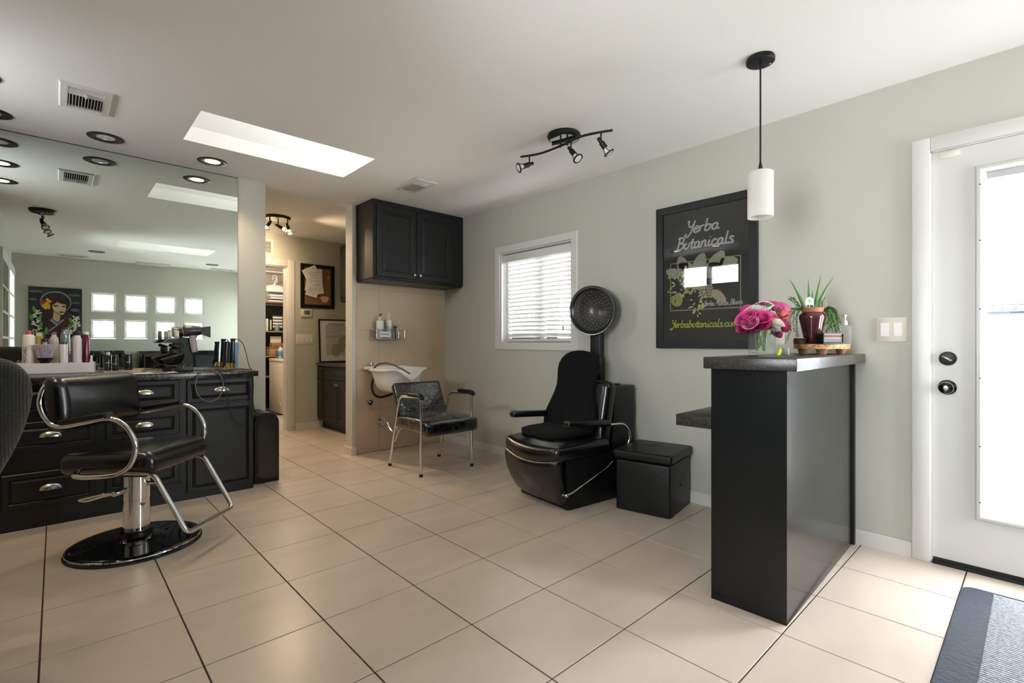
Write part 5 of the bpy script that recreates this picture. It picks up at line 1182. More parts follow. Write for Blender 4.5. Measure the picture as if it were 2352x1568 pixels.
bottle('sanitizer_bottle', 'clear hand sanitizer bottle with white pump on wood board', tuple(p), .027, .10, '#cfd6d6', 'square', cap='#e6e6e6', cap_h=.022, cap_r=.011, pump='#e6e6e6', clear=mat_translucent('sanitizer', '#fafcfc', .5, clear=.88))
p = Vector((2.52, .845, CTZ)); bm = new_bm(); prism(bm, [(-.010, 0), (.006, 0), (.014, .018), (.012, .032), (.004, .034), (-.002, .02)], p, AXc, (0, 0, 1), -NC, .012); single('yellow_clip', bm, mat('neon', '#c3d118', .5), 'neon yellow clip lying behind the glass vase', 'clip')
p = Vector((2.62, .85, CTZ)); bm = new_bm(); rbox(bm, (p.x, p.y, p.z + .017), (.032, .032, .034), .003, 2, m=Matrix.Translation(p) @ Matrix.Rotation(.2, 4, 'Z') @ Matrix.Translation(-p)); tube(bm, [p + Vector((.008 * math.cos(a), 0, .036 + .008 * math.sin(a))) for a in [PI * k / 8 for k in range(9)]], .001, 6); single('clear_block', bm, mat('acrylic', '#b9b5b4', .1), 'small clear acrylic block between vase and wood board', 'block')
op = AX(1791, 770, XR); bm = new_bm(); rings(bm, (XR, op.y + .045, op.z - .055), (0, -1, 0), (0, 0, 1), (-1, 0, 0), .07, .115, [(0, 0), (0, .004), (.004, .006)]); t = single('outlet_plate', bm, 'ivory', 'ivory outlet plate on the wall behind the vase', 'outlet')

# ================================================================== door mat
MX0, MX1, MY0, MY1 = 1.85, 2.975, -.60, .236
mt_ = thing('door_mat', 'dark blue grey door mat with ribbed pale centre by the door', 'mat', ((MX0 + MX1) / 2, (MY0 + MY1) / 2, 0))
bm = new_bm(); r_ = .05; pts = []
for cx, cy, a0 in ((MX1 - r_, MY1 - r_, 0), (MX0 + r_, MY1 - r_, 90), (MX0 + r_, MY0 + r_, 180), (MX1 - r_, MY0 + r_, 270)): pts += [(cx + r_ * math.cos(math.radians(a0 + 15 * i)), cy + r_ * math.sin(math.radians(a0 + 15 * i))) for i in range(7)]
prism(bm, pts, (0, 0, 0), (1, 0, 0), (0, 1, 0), (0, 0, 1), .009); obj('border', bm, mat('mat_border', '#262d36', .85, bump=.5, bscale=60), mt_, True)
bm = new_bm(); n = 76
for i in range(n):
    x = MX0 + .03 + (MX1 - MX0 - .06) * i / (n - 1); rbox(bm, (x, (MY0 + MY1) / 2, .0105), (.0066, MY1 - MY0 - .20, .005), .002, 1)
obj('pale_ribs', bm, mat('mat_rib', '#c3c8ce', .9, var=.4, vscale=90), mt_, True, kind='stuff')

# ================================================================== pendant
pn = thing('pendant_lamp', 'unlit pendant lamp with white glass cylinder over the counter', 'lamp', (2.44, .90, HC))
bm = new_bm(); lathe(bm, [(.060, HC), (.062, HC - .004), (.062, HC - .020), (.058, HC - .024), (.012, HC - .027)], (2.44, .90, 0), 36); cn = obj('canopy', bm, 'black', pn, True)
bm = new_bm(); ball(bm, (2.44 + .035, .90 - .03, HC - .0255), .005, (1, 1, .5), 10, 6); obj('screw', bm, 'nickel', cn, True)
bm = new_bm(); cyl(bm, (2.44, .90, HC - .026), (2.44, .90, 1.935), .004, seg=10); obj('cord', bm, 'black', pn, True)
bm = new_bm(); lathe(bm, [(.005, 1.945), (.008, 1.925), (.012, 1.912), (.022, 1.905), (.023, 1.899)], (2.44, .90, 0), 24); obj('cap', bm, 'black', pn, True)
bm = new_bm(); lathe(bm, [(.022, 1.900), (.050, 1.900), (.056, 1.895), (.056, 1.684), (.0535, 1.684), (.0535, 1.893), (.022, 1.896)], (2.44, .90, 0), 40); obj('glass_shade', bm, 'frosted', pn, True)
bm = new_bm(); ball(bm, (2.44, .90, 1.80), .026, (1, 1, 1.25)); obj('bulb', bm, 'offbulb', pn, True)

# ================================================================== track lights
def track(label, pts, cc, heads, dirs, cr=.105):
    t = thing('track_light', label, 'ceiling light', (cc[0], cc[1], HC)); zb_ = HC - .075
    bm = new_bm(); lathe(bm, [(cr, HC), (cr + .003, HC - .012), (cr * .93, HC - .03), (cr * .86, HC - .034)], (cc[0], cc[1], 0), 40); cn = obj('canopy', bm, 'blackmetal', t, True)
    bm = new_bm(); lathe(bm, [(cr * .855, HC - .0342), (.01, HC - .036)], (cc[0], cc[1], 0), 40); obj('canopy_plate', bm, mat('plate_steel', '#b8b9bf', .12, metal=1.), cn, True)
    d = (Vector((*pts[-1], 0)) - Vector((*pts[0], 0))).normalized()
    bm = new_bm(); tube(bm, [(cc[0] - d.x * .09, cc[1] - d.y * .09, HC - .042), (cc[0] + d.x * .09, cc[1] + d.y * .09, HC - .042)], .007, 10)
    for q in (-.025, .025): cyl(bm, (cc[0] + d.x * q, cc[1] + d.y * q, HC - .035), (cc[0] + d.x * q, cc[1] + d.y * q, zb_), .006, seg=10)
    obj('mount', bm, 'blackmetal', t, True)
    cv = crom([(x, y, zb_) for x, y in pts], 8)
    bm = new_bm(); tube(bm, cv, .0075, 12); obj('bar', bm, 'blackmetal', t, True)
    for f, dd in zip(heads, dirs):
        p = cv[int(f * (len(cv) - 1))]; a = Vector((p.x, p.y, zb_ - .06)); bm = new_bm(); g = new_bm(); cyl(bm, (p.x, p.y, zb_), a, .005, seg=10)
        spot_head(bm, g, a, dd, .030, .062); sp = obj('spot_head', bm, 'blackmetal', t, True); obj('bulb', g, 'offbulb', sp, True)
    return t
px_ = [AZ(u, v, HC - .075) for u, v in ((1196, 360), (1242, 352), (1292, 333), (1330, 315), (1370, 305), (1407, 299))]
cr_, cu_ = Vector((CA, -SA, 0)), Vector((0, 0, 1))
track('black three-spot track light with curved bar near the window', [(p.x, p.y) for p in px_], (2.405, 2.095), (.1, .5, .86), (cr_ * -.9 + cu_ * -.4 + Vector((-.2, -.2, 0)), cr_ * .5 + cu_ * -.8 + Vector((-.3, -.3, 0)), cr_ * .55 + cu_ * -.75))
track('black three-spot track light seen only in the mirror', [(-.08, 1.72), (-.11, 1.84), (-.10, 1.96), (-.09, 2.08), (-.12, 2.2)], (-.10, 2.05), (.12, .5, .88), ((.5, -.2, -.7), (.4, .3, -.8), (.3, .5, -.7)))

# ================================================================== ceiling vents, recessed lights
def vent(label, cx, cy, w_, h_, nf, rot=0., lever=True):
    t = thing('ceiling_vent', label, 'vent', (cx, cy, HC), rot)
    bm = new_bm()
    prev = None
    for ins, dz in ((0, 0), (0, -.004), (.006, -.010), (.033, -.012), (.036, -.006)):
        q = [bm.verts.new((a, b, dz)) for a, b in ((-w_ / 2 + ins, -h_ / 2 + ins), (w_ / 2 - ins, -h_ / 2 + ins), (w_ / 2 - ins, h_ / 2 - ins), (-w_ / 2 + ins, h_ / 2 - ins))]
        if prev: [bm.faces.new([prev[i], prev[(i + 1) % 4], q[(i + 1) % 4], q[i]]) for i in range(4)]
        prev = q
    obj('frame', bm, 'white', t)
    x0, x1, y0, y1 = -w_ / 2 + .036, w_ / 2 - .036, -h_ / 2 + .05, h_ / 2 - .05
    bm = new_bm(); box(bm, x0, x1, y0, y1, -.003, -.001); obj('recess_shade', bm, mat('recess_dark', '#2a2320', .9), t, smooth=False)  # flat dark plate paints the shade of a recess behind the fins
    ym = y0 + (y1 - y0) * .26
    for i in range(nf):
        x = x0 + (x1 - x0) * (i + .5) / nf; bm = new_bm(); box(bm, -.001, .001, ym + .004, y1, -.006, .004, m=Matrix.Translation((x, 0, -.009)) @ Matrix.Rotation(.15, 4, 'Y')); obj('fin', bm, 'white', t, smooth=False)
    bm = new_bm(); box(bm, x0, x1, ym - .004, ym + .004, -.014, -.004)
    for i in range(4): box(bm, x0, x1, -.001, .001, -.005, .005, m=Matrix.Translation((0, y0 + (ym - y0) * (i + .5) / 4, -.008)) @ Matrix.Rotation(.5, 4, 'X'))
    obj('cross_fins', bm, 'white', t, smooth=False)
    if lever: bm = new_bm(); rbox(bm, (0, ym - .02, -.018), (.012, .03, .018), .004); obj('damper_lever', bm, 'white', t)
vent('white ceiling register near the mirror wall', .118, 3.585, .215, .355, 11)
vent('white ceiling register near the black wall cabinet', 2.25, 3.635, .205, .365, 11)
vent('white ceiling register near the painting behind', .19, -1.20, .20, .36, 9, PI / 2)
vent('white ceiling register at the far end of the glass-block wall', 2.24, -1.25, .20, .40, 9, PI / 2)
bm = new_bm(); rbox(bm, (1.2, -1.33, HC - .012), (.46, .24, .024), .005); t = single('ceiling_panel', bm, 'white', 'flat white rectangular ceiling panel above the glass blocks', 'panel'); bm = new_bm(); rbox(bm, (1.38, -1.25, HC - .028), (.05, .03, .008), .003); obj('latch', bm, 'white', t, True)
def can(label, cx, cy, lit, glow=14):
    t = thing('recessed_light', label, 'recessed light', (cx, cy, HC), group='recessed lights')
    bm = new_bm(); lathe(bm, [(.097, 0), (.097, -.003), (.09, -.006), (.058, -.004), (.050, -.001)], seg=40); obj('trim_ring', bm, mat('bronze_trim', '#171311', .45, spec=.3), t)
    bm = new_bm(); lathe(bm, [(.050, -.0015), (.046, -.003), (.03, -.005), (.001, -.006)], seg=32); obj('bulb', bm, 'warmbulb' if lit else 'offbulb', t)
    if lit:
        L_ = bpy.data.lights.new('can_glow', 'SPOT'); L_.energy = glow; L_.color = (1, .78, .5); L_.spot_size = math.radians(125); L_.spot_blend = .7; L_.shadow_soft_size = .05; L_.specular_factor = .15
        lo = bpy.data.objects.new('can_glow', L_); COL.objects.link(lo); lo.location = (cx, cy, HC - .02)
can('unlit bronze-trimmed recessed light beside the ceiling register', .238, 4.17, False)
can('lit bronze-trimmed recessed light beside the front skylight', .85, 4.18, True)
can('unlit bronze-trimmed recessed light at the mirror end by alcove', -.285, 4.17, False)
can('lit bronze-trimmed recessed light over the alcove nearer the mirror', -.304, 3.621, True, 8)
can('lit bronze-trimmed recessed light deeper in the alcove', -.334, 3.055, True, 8)
can('unlit bronze-trimmed recessed light above the painting', .437, -.542, False)
can('unlit bronze-trimmed recessed light above the last glass block', 1.963, -.768, False)
# unseen lamp added to brighten the laundry (out of sight above the doorway)
ll = thing('laundry_fill_lamp', 'round white ceiling lamp added unseen to brighten the laundry', 'ceiling light', (2.0, 7.6, HC))
bm = new_bm(); lathe(bm, [(.12, 0), (.12, -.03), (.09, -.06), (.001, -.075)], seg=32); obj('diffuser', bm, mat_emit('laundry_fill', '#ffe6c8', 6), ll)
L_ = bpy.data.lights.new('laundry_fill', 'POINT'); L_.energy = 22; L_.color = (1, .88, .72); L_.shadow_soft_size = .1
lo = bpy.data.objects.new('laundry_fill', L_); COL.objects.link(lo); lo.location = (2.0, 7.6, HC - .14)

# ================================================================== wall behind (seen in the mirror)
PT = YB + .02
pa = thing('portrait_painting', 'dark painting of a woman in a hat with flowers, unframed panel', 'painting', (0, YB + .01, 1.0))
bm = new_bm(); box(bm, -.309, .301, YB + .001, YB + .022, 1.0, 1.95); obj('panel', bm, mat('paint_black', '#0c0e10', .22, coat=.5), pa, True, smooth=False)
PO, PAX, PAY, PN = Vector((-.309, YB + .0222, 1.0)), Vector((1, 0, 0)), Vector((0, 0, 1)), Vector((0, 1, 0))
PW_, PH_ = .61, .95
_lay = [0]
def pnt(name, col, polys, rough=.35):
    """flat paint shapes; x is given as seen in the mirror (mirrored back here)"""
    bm = new_bm()
    for pl in polys:
        _lay[0] += 1; vs_ = [bm.verts.new(PO + PAX * (PW_ * x) + PAY * (PH_ * (1 - y)) + PN * (.0002 + .00006 * _lay[0])) for x, y in pl]
        try: bm.faces.new(vs_)
        except ValueError: pass
    obj(name, bm, mat(name, col, rough), pa, True, smooth=False)
def ell(cx, cy, rx, ry, n=16, rot=0.):
    return [(cx + rx * math.cos(t) * math.cos(rot) - ry * math.sin(t) * math.sin(rot), cy + rx * math.cos(t) * math.sin(rot) + ry * math.sin(t) * math.cos(rot)) for t in [2 * PI * k / n for k in range(n)]]
# painting coordinates: crop (420..1240, 110..1000 of the mirror view) -> 0..1 ; 0.95 m tall reaches below the bottles
def C(x, y): return ((x - 420) / 820, (y - 110) / 930)
pnt('cloud_strokes', '#4d5a60', [ell(*C(530, 180), .13, .022), ell(*C(1120, 210), .12, .02), ell(*C(490, 300), .08, .02), ell(*C(1140, 330), .09, .02), ell(*C(1130, 440), .09, .03), ell(*C(1040, 515), .06, .01)])
pnt('hat_brim', '#7d8f94', [ell(*C(830, 330), .295, .18, 28)]); pnt('hat_gap', '#14181a', [ell(*C(830, 335), .275, .165, 28)])
pnt('hair', '#2a0f10', [ell(*C(720, 600), .16, .26), ell(*C(960, 620), .13, .2)])
pnt('hat_crown', '#3a1113', [[C(*p) for p in ((700, 290), (740, 235), (850, 215), (950, 250), (1010, 320), (1030, 380), (960, 330), (850, 300), (760, 320))]])
pnt('coat', '#3d1213', [[C(*p) for p in ((640, 1040), (650, 700), (740, 600), (850, 640), (960, 580), (1040, 720), (1050, 1040))]])
pnt('neck', '#b6987c', [[C(*p) for p in ((800, 470), (900, 520), (890, 610), (850, 630), (780, 580))]])
pnt('face', '#c3a689', [[C(*p) for p in ((770, 380), (850, 320), (910, 350), (985, 355), (985, 440), (950, 510), (915, 522), (830, 490), (795, 450))]])
pnt('features', '#3a2420', [ell(*C(825, 385), .05, .012), ell(*C(950, 390), .035, .012), ell(*C(915, 478), .05, .012), [C(*p) for p in ((815, 485), (830, 480), (920, 520), (900, 522))]])
pnt('fringe', '#2c1012', [[C(*p) for p in ((760, 380), (800, 320), (850, 305), (980, 345), (985, 362), (900, 345), (850, 325), (790, 370))]])
pnt('collar_braid', '#8f8a86', [[C(*p) for p in ((735, 605), (770, 580), (860, 660), (940, 580), (960, 600), (730, 785), (715, 760), (835, 680))]])
pnt('necklace', '#3d7f86', [[C(*p) for p in ((780, 590), (850, 640), (905, 600), (900, 615), (850, 655), (775, 605))]])
pnt('yellow_blooms', '#d9a81f', [ell(*C(x, y), .035, .022, 10, .5) for x, y in ((705, 300), (735, 320), (700, 350), (665, 365), (720, 378), (640, 390), (670, 420), (720, 415), (680, 395))])
pnt('red_blooms', '#8e2742', [ell(*C(630, 335), .05, .04, 10), ell(*C(780, 320), .03, .02, 10)])
rnd = random.Random(3)
pnt('white_blossoms', '#cfcabc', [ell(*C(520 + 60 * math.sin(i * .5) * .6 + rnd.uniform(-40, 60), 450 + i * 9.5), .028, .013, 8, rnd.uniform(-.5, .9)) for i in range(36)] + [ell(*C(1140 + rnd.uniform(-70, 60) - max(0, i - 20) * 5, 540 + i * 7.5), .028, .013, 8, rnd.uniform(-.9, .5)) for i in range(36)])
pnt('green_leaves', '#4f8a2a', [ell(*C(x, y), .03, .055, 10, r_) for x, y, r_ in ((505, 445, -.3), (590, 570, .6), (605, 680, .3), (690, 760, 0), (1065, 605, -.6), (1045, 705, 0), (465, 570, -.4))] + [ell(*C(560, 790), .14, .015, 12)])
# two low black cabinets against that wall
for k, (x0, x1, lab, z1) in enumerate(((-.30, .805, 'low glossy black cabinet beneath the painting wall in the mirror', .975), (.995, 2.14, 'low glossy black cabinet beneath the glass blocks in the mirror', .962))):
    t = thing('low_cabinet', lab, 'cabinet', ((x0 + x1) / 2, YB + .2, 0))
    bm = new_bm(); rbox(bm, ((x0 + x1) / 2, YB + .2, z1 / 2), (x1 - x0, .36, z1), .008); obj('body', bm, 'blackgloss', t, True)
    for i in range(3):
        w_ = (x1 - x0 - .06) / 3; bm = new_bm(); rings(bm, (x0 + .03 + w_ * (i + 1) - .005, YB + .38, .06), (-1, 0, 0), (0, 0, 1), (0, 1, 0), w_ - .01, z1 - .1, [(0, 0), (0, .01), (.03, .012), (.036, .007), (.05, .012)]); obj('door', bm, 'blackgloss', t, True, smooth=False)

# ================================================================== things on the styling worktop
def W_at(u, y, z=WT): p = AY(u, 800, y); return Vector((p.x, y, z))
ty = 4.20
tx0, tx1 = W_at(30, ty).x, W_at(216, ty).x
for i in range(3):
    bm = new_bm(); rbox(bm, ((tx0 + tx1) / 2 - .01 * i, ty, WT + .0035 + i * .0065), (tx1 - tx0 - .02 - .02 * (i % 2), .20, .006), .002); single('flat_folder', bm, mat('folder%d' % i, ['#c9ccd6', '#d6d6da', '#bfc3cc'][i], .5), 'pale folder %s under the white product tray' % ['lowest', 'in the middle', 'topmost'][i], 'folder', group='folders under the tray')
TB = WT + .0205
tr = thing('product_tray', 'white rectangular tray crowded with hair product bottles', 'tray', ((tx0 + tx1) / 2, ty, TB))
bm = new_bm(); tw, td, thh = tx1 - tx0, .22, .062
box(bm, tx0, tx1, ty - td / 2, ty + td / 2, TB, TB + .006)
for s_ in (-1, 1): box(bm, tx0, tx1, ty + s_ * (td / 2 - .0025) - .0025, ty + s_ * (td / 2 - .0025) + .0025, TB + .006, TB + thh); box(bm, (tx0 if s_ < 0 else tx1) - .0025, (tx0 if s_ < 0 else tx1) + .0025, ty - td / 2, ty + td / 2, TB + .006, TB + thh)
obj('tray_body', bm, mat('tray_white', '#dcd9de', .25, coat=.3), tr, True, smooth=False)
BB = TB + .0065
def zt_(v, u, y): return AY(u, v, y).z - BB
def tb(name, label, ul, ur, vbody, y, col, **k):
    p = W_at((ul + ur) / 2, y, BB); r_ = (W_at(ur, y).x - W_at(ul, y).x) / 2 * .86
    return bottle(name, label, tuple(p), r_, zt_(vbody, (ul + ur) / 2, y), col, **k)
t = tb('shampoo_bottle', 'large white bottle with red cap on the product tray', 48, 83, 768, 4.17, '#dcd6d3', shape='square', cap='#c23348', cap_h=.022, cap_r=.012, neck=.022, lab=None)
# vertical lettering on its side
bm = new_bm(); crv = bpy.data.curves.new('txt', 'FONT'); crv.body = 'MITCHELL'; crv.size = .022; crv.extrude = .0003
tobj = bpy.data.objects.new('txt', crv); COL.objects.link(tobj); dg = bpy.context.evaluated_depsgraph_get(); me = bpy.data.meshes.new_from_object(tobj.evaluated_get(dg)); bm.from_mesh(me); bpy.data.objects.remove(tobj); bpy.data.meshes.remove(me)
p = W_at(54, 4.17, BB); rr = (W_at(83, 4.17).x - W_at(48, 4.17).x) / 2 * .86
an = math.atan2(-.8, -.2); c0 = W_at(65.5, 4.17, BB)
mm = Matrix.Translation((c0.x + rr * 1.01 * math.cos(an), c0.y + rr * 1.01 * math.sin(an), BB + .06)) @ Matrix.Rotation(an + PI / 2, 4, 'Z') @ Matrix.Rotation(PI / 2, 4, 'X') @ Matrix.Rotation(PI / 2, 4, 'Z')
bm.transform(mm); obj('lettering', bm, 'ink', t, True)
tb('oil_bottle', 'olive yellow bottle behind the white brush on the tray', 80, 100, 772, 4.25, '#a89c4e', shape='round', cap='#d8d0a8', cap_h=.02, rough=.15)
tb('serum_bottle', 'small cream bottle with dark pump on the tray', 96, 110, 785, 4.22, '#d8d0b2', shape='round', cap='#20242c', cap_h=.02, pump='#20242c')
tb('mousse_can', 'grey white mousse can on the product tray', 111, 137, 768, 4.23, '#b7b0ac', shape='spray', cap='#6d6a6a', cap_h=.015, cap_r=.012, neck=.014)
tb('hairspray_can', 'tall silver hairspray can with black nozzle on the tray', 137, 163, 756, 4.27, '#aab4c2', shape='spray', cap='#24262a', cap_h=.012, neck=.014, rough=.2, metal=.8)
tb('styling_cream', 'short white tube bottle with black lid at the tray front', 134, 158, 790, 4.14, '#d9d5d6', shape='jar', cap='#3a3c40', cap_h=.012, cap_r=.02)
tb('conditioner_bottle', 'pale conditioner bottle with black pump collar on the tray', 165, 190, 770, 4.18, '#cdc8cb', shape='round', cap='#1b1d22', cap_h=.03, cap_r=.013, neck=.014)
tb('colour_bottle', 'burgundy bottle with white cap at the tray end', 188, 207, 768, 4.24, '#6f1a34', shape='round', cap='#e4e2e0', cap_h=.018, cap_r=.014, rough=.12)
tb('lip_balm', 'tiny white stick at the tray corner', 207, 213, 816, 4.2, '#e2e2de', shape='jar')
p = W_at(103, 4.125, BB)
db_ = thing('neck_duster', 'neck duster brush with mauve bristles and black handle on tray', 'brush', p)
bm = new_bm(); lathe(bm, [(.022, 0), (.02, .05), (.024, .062), (.037, .082), (.038, .088)], seg=24); obj('handle', bm, 'black', db_)
bm = new_bm(); rnd = random.Random(2)
for i in range(260):
    a = rnd.uniform(0, 2 * PI); q = math.sqrt(rnd.random()); r0 = .031 * q; r1 = .058 * q; h_ = .075 + .01 * rnd.random()
    tube(bm, [(r0 * math.cos(a), r0 * math.sin(a), .086), ((r0 * .6 + r1 * .4) * math.cos(a), (r0 * .6 + r1 * .4) * math.sin(a), .086 + h_ * .5), (r1 * math.cos(a + .1), r1 * math.sin(a + .1), .086 + h_)], .0016, 4, False)
obj('bristles', bm, mat('bristle', '#cbc1d2', .6), db_, kind='stuff')
# thin caddy with black jars
xa_, xb_ = W_at(236, 4.22).x, W_at(322, 4.22).x
bm = new_bm(); rbox(bm, ((xa_ + xb_) / 2, 4.22, WT + .011), (xb_ - xa_, .15, .022), .003); single('slim_tray', bm, mat('slim', '#8d7d72', .3), 'slim taupe tray carrying small black jars', 'tray')
SB = WT + .0222
def sjar(name, lab, ul, ur, vt_, y, **k):
    p = W_at((ul + ur) / 2, y, SB); r_ = (W_at(ur, y).x - W_at(ul, y).x) / 2 * .86; h_ = AY((ul + ur) / 2, vt_, y).z - SB
    t = bottle(name, lab, tuple(p), r_, h_, '#101113', rough=.2, **k)
    bm = new_bm(); ribbon(bm, [(-.012 + .024 * i / 16, .004 * math.sin(i * 1.7)) for i in range(17)], .0022, p + Vector((0, -r_ * 1.02, h_ * .5)), (1, 0, 0), (0, 0, 1), (0, -1, 0), .0004); obj('gold_script', bm, mat('gold_ink', '#b8a068', .4), t, True)
sjar('beard_oil', 'small black bottle with silver cap on slim tray', 239, 257, 815, 4.20, shape='square', cap='#b9babd', cap_h=.02, cap_r=.01)
sjar('pomade_jar', 'black pomade jar with pale label on slim tray', 256, 273, 820, 4.18, shape='jar', cap='#15161a', cap_h=.015, cap_r=.017, cat='jar')
sjar('wax_canister', 'plain black canister at the end of the slim tray', 283, 306, 813, 4.22, shape='jar', cat='jar')
bm = new_bm(); p0, p1 = W_at(306, 4.15, SB + .006), W_at(330, 4.17, SB + .008); cyl(bm, p0, p1, .004, seg=8); single('wood_stick', bm, mat('stick', '#b98a52', .6), 'small wooden applicator stick lying on slim tray', 'stick')
for i, (u, w_, d_) in enumerate(((345, .20, .15), (372, .14, .2), (235, .10, .1))):
    p = W_at(u, 4.12 + .05 * (i % 2)); bm = new_bm(); rbox(bm, (p.x, p.y, WT + .0015), (w_, d_, .003), .001, 1, m=Matrix.Translation(p) @ Matrix.Rotation(.2 * i - .1, 4, 'Z') @ Matrix.Translation(-p)); single('paper_sheet', bm, 'paper', ['white paper lying beside the slim tray', 'white paper sticking out under the dryer stand', 'white paper lying at the product tray end'][i], 'paper', group='papers on the worktop')
# hair-dryer stand
HY = 4.25
def H(u, v, y=HY): return AY(u, v, y)
hs = thing('tool_stand', 'black salon tool stand with clear shield and clippers on the worktop', 'tool stand', W_at(412, HY))
b0, b1 = H(398, 848), H(441, 848)
bm = new_bm(); rbox(bm, ((b0.x + b1.x) / 2, HY, WT + .014), (b1.x - b0.x, .12, .028), .004); obj('foot', bm, mat('stand_foot', '#1c1e22', .4), hs, True)
bm = new_bm(); A0, A1 = H(416, 838), H(440, 838); B0, B1 = H(419, 775), H(436, 775)
prism(bm, [(A0.x, A0.z), (A1.x, A1.z), (B1.x, B1.z), (B0.x, B0.z)], (0, HY - .03, 0), (1, 0, 0), (0, 0, 1), (0, 1, 0), .06); obj('upright', bm, 'black', hs, True)
c_ = H(398, 823); bm = new_bm(); lathe(bm, [(.02, -.045), (.045, -.035), (.068, -.005), (.074, .02), (.070, .02), (.06, 0), (.02, -.03)], (c_.x, HY - .02, c_.z), 28, Matrix.Rotation(-.35, 4, 'Y')); obj('tool_bowl', bm, 'black', hs, True)
bm = new_bm(); tube(bm, [Vector((c_.x, HY - .02, c_.z)) + Matrix.Rotation(-.35, 3, 'Y') @ Vector((.074 * math.cos(a), .074 * math.sin(a), .02)) for a in [2 * PI * k / 30 for k in range(30)]], .003, 6, closed=True); obj('bowl_rim', bm, mat('rim_brass', '#6b6350', .3, metal=.6), hs, True)
c2 = H(392, 842); bm = new_bm(); lathe(bm, [(.05, 0), (.052, .01), (.05, .025), (.03, .034)], (c2.x, HY - .01, WT), 28); obj('bowl_foot', bm, 'black', hs, True)
l0, l1 = H(373, 786), H(425, 779); bm = new_bm(); prism(bm, [(l0.x, H(373, 787).z), (l1.x, H(425, 787).z), (l1.x, H(425, 778).z), (H(386, 778).x, H(386, 778).z)], (0, HY - .05, 0), (1, 0, 0), (0, 0, 1), (0, 1, 0), .09); obj('ledge', bm, 'black', hs, True)
for u0, u1 in ((384, 393), (399, 410)):
    a_, b_2 = H(u0, 778), H(u1, 758); bm = new_bm(); rbox(bm, ((a_.x + b_2.x) / 2, HY - .02, (a_.z + b_2.z) / 2), (b_2.x - a_.x, .012, b_2.z - a_.z), .001); obj('clipper_plate', bm, mat('brass_plate%d' % u0, '#a8957c', .35, metal=.6), hs, True)
a_, b_2 = H(372, 787), H(405, 747); bm = new_bm(); prism(bm, [(a_.x, a_.z), (b_2.x, a_.z), (b_2.x, b_2.z - .02), (b_2.x - .03, b_2.z), (a_.x, b_2.z)], (0, HY - .06, 0), (1, 0, 0), (0, 0, 1), (0, 1, 0), .003); obj('shield', bm, 'glass', hs, True, smooth=False)
a_, b_2 = H(387, 792), H(407, 798); bm = new_bm(); tube(bm, [Vector((a_.x, HY - .03, a_.z)), Vector((b_2.x, HY - .05, b_2.z))], .012, 12); a_, b_2 = H(389, 800), H(406, 812); rbox(bm, ((a_.x + b_2.x) / 2, HY, H(398, 806).z), (b_2.x - a_.x, .05, .05), .008); obj('roller', bm, 'black', hs, True)
# the dryer hanging on it
hd_ = thing('hair_dryer', 'black hair dryer with mauve handle resting on the tool stand', 'hair dryer', H(440, 800))
a_, b_2 = H(421, 760, HY - .04), H(461, 759, HY - .04); ax_ = (b_2 - a_).normalized(); q = ax_.to_track_quat('Z', 'Y').to_matrix().to_4x4(); L0 = (b_2 - a_).length
bm = new_bm(); lathe(bm, [(.030, 0), (.040, .004), (.042, .02), (.038, L0 * .6), (.030, L0), (.026, L0 + .002)], a_, 28, q); by = obj('barrel', bm, mat('dryer_grey', '#2e2d30', .3), hd_, True)
bm = new_bm(); lathe(bm, [(.028, -.001), (.010, -.003), (.001, -.003)], a_, 24, q); obj('intake_grille', bm, 'blackgloss', by, True)
bm = new_bm(); e0, e1 = H(460, 759, HY - .04), H(483, 762, HY - .04)
for s_ in (0,):
    n0 = [e0 + Vector((0, y, z)) for y, z in ((-.024, -.024), (.024, -.024), (.024, .024), (-.024, .024))]; n1 = [e1 + Vector((0, y, z)) for y, z in ((-.010, -.042), (.010, -.042), (.010, .042), (-.010, .042))]
    loft(bm, [n0, n1])
obj('nozzle', bm, mat('nozzle', '#262527', .4), hd_, True)
g0, g1 = H(441, 770, HY - .045), H(448, 808, HY - .045); bm = new_bm(); tube(bm, crom([g0, (g0 + g1) / 2, g1], 5), [.020, .021, .021, .022, .022, .022, .022, .021, .021, .020, .018], 16); obj('handle', bm, mat('mauve', '#a59aa6', .3), hd_, True)
bm = new_bm(); rbox(bm, H(453, 769, HY - .045), (.02, .02, .012), .003); obj('cool_button', bm, mat('redbtn', '#b5253c', .4), hd_, True)
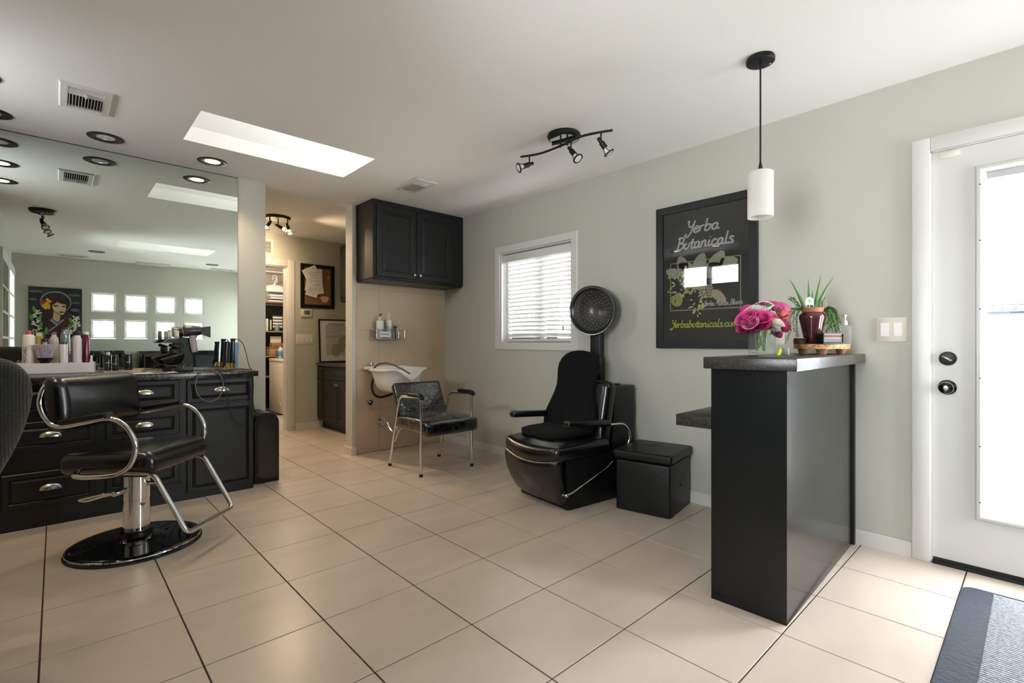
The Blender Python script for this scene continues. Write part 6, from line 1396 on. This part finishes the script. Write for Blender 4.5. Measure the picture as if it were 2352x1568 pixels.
# curling irons in wire holder
IY = 4.30
ih = thing('iron_holder', 'gold wire holder standing at the worktop end', 'holder', W_at(526, IY))
bm = new_bm(); c_ = W_at(526, IY)
for k in range(5): tube(bm, [c_ + Vector(((.05 - .004 * k) * math.cos(a), (.04 - .003 * k) * math.sin(a), .004 + .011 * k + .004 * math.sin(a * 5))) for a in [2 * PI * i / 36 for i in range(36)]], .0024, 6, closed=True)
for k in range(10): a = 2 * PI * k / 10; cyl(bm, c_ + Vector((.05 * math.cos(a), .04 * math.sin(a), .003)), c_ + Vector((.034 * math.cos(a), .028 * math.sin(a), .05)), .0022, seg=6)
obj('wire', bm, mat('gold', '#c9a85a', .3, metal=.9), ih, True)
for k, (u0, u1, vt_, lab) in enumerate(((517, 521, 788, 'black flat iron with blue sheen in the gold holder'), (533, 535, 781, 'black curling wand with long cord in the gold holder'))):
    a_ = AY(u0, 838, IY - .005 + .01 * k); b_2 = AY(u1, vt_, IY - .005 + .01 * k); a_.z = WT + .008
    t = thing('styling_iron', lab, 'styling iron', a_, group='hot tools in the gold holder'); bm = new_bm(); tube(bm, [a_, a_ * .5 + b_2 * .5, b_2], [.019, .018, .016], 16); obj('grip', bm, mat('iron%d' % k, '#12131f', .15, coat=.6), t, True)
    bm = new_bm(); m0 = a_ * .72 + b_2 * .28; tube(bm, [a_ + (b_2 - a_) * .1, m0], [.0205, .0205], 16); obj('collar', bm, 'black', t, True)
    bm = new_bm(); rbox(bm, b_2 + Vector((0, 0, .006)), (.034, .026, .014), .004); obj('end_cap', bm, 'black', t, True)
    if k == 1:
        bm = new_bm(); tube(bm, crom([b_2 + Vector((.01, 0, .008)), AY(548, 780, IY - .02), AY(558, 790, IY - .06), AY(566, 815, IY - .12), AY(572, 840, 4.05), AY(578, 850, 3.985), AY(580, 870, 3.975), AY(580, 910, 3.975), AY(584, 940, 3.975), AY(590, 958, 3.985)], 6), .003, 8); obj('cord', bm, 'rubber', t, True)
bc = AY(540, 843, 4.36); t = thing('blue_comb', 'bright blue paddle comb standing behind the irons', 'comb', W_at(541, 4.36))
bm = new_bm(); top_, bot_ = AY(538, 766, 4.36), W_at(541, 4.36); prism(bm, [(-.016, 0), (.016, 0), (.014, .10), (.024, .15), (.024, .19), (.012, .21), (-.012, .21), (-.022, .19), (-.020, .15), (-.012, .10)], bot_ + Vector((0, 0, .0005)), (1, 0, 0), (0, 0, 1), (0, 1, 0), .012); obj('paddle', bm, mat('bluep', '#3f8fb8', .3), t, True)
# loose cords: a hanging loop and a long cord down the cabinet front
def cord(lab, pts, r_, m_='rubber'):
    bm = new_bm(); tube(bm, crom(pts, 7), r_, 8); single('power_cord', bm, m_, lab, 'cord', group=None)
YC = 3.985
lp = [W_at(446, 4.2, WT + .004), W_at(455, 4.08, WT + .006), AY(463, 849, YC + .01)] + [AY(481 + 32 * math.cos(a), 885 - 37 * math.sin(a), YC - .006) for a in [math.radians(x) for x in (125, 150, 180, 215, 250, 285, 320, 355, 385, 410)]] + [AY(484, 849, YC - .002), W_at(470, 4.06, WT + .006), W_at(456, 4.22, WT + .004)]
cord('grey cord drooping in a loop over the worktop edge', lp, .0035, mat('greycord', '#5f5c58', .5))
cord('thin black cord running down the cabinet front past the drawers', [W_at(450, 4.25, WT + .0035), W_at(480, 4.1, WT + .0035), AY(503, 848, YC + .012), AY(512, 862, YC - .002), AY(517, 885, YC - .002), AY(524, 920, YC), AY(529, 945, YC), AY(538, 962, YC), AY(552, 974, YC), AY(566, 972, YC)], .003)
cord('thin black cord lying across the worktop to its right end', [W_at(448, 4.3, WT + .0035), W_at(480, 4.22, WT + .0035), W_at(520, 4.18, WT + .0035), W_at(548, 4.16, WT + .006), W_at(565, 4.08, WT + .006), AY(578, 851, YC), AY(582, 880, YC - .004), AY(581, 920, YC - .004), AY(586, 945, YC)], .003)
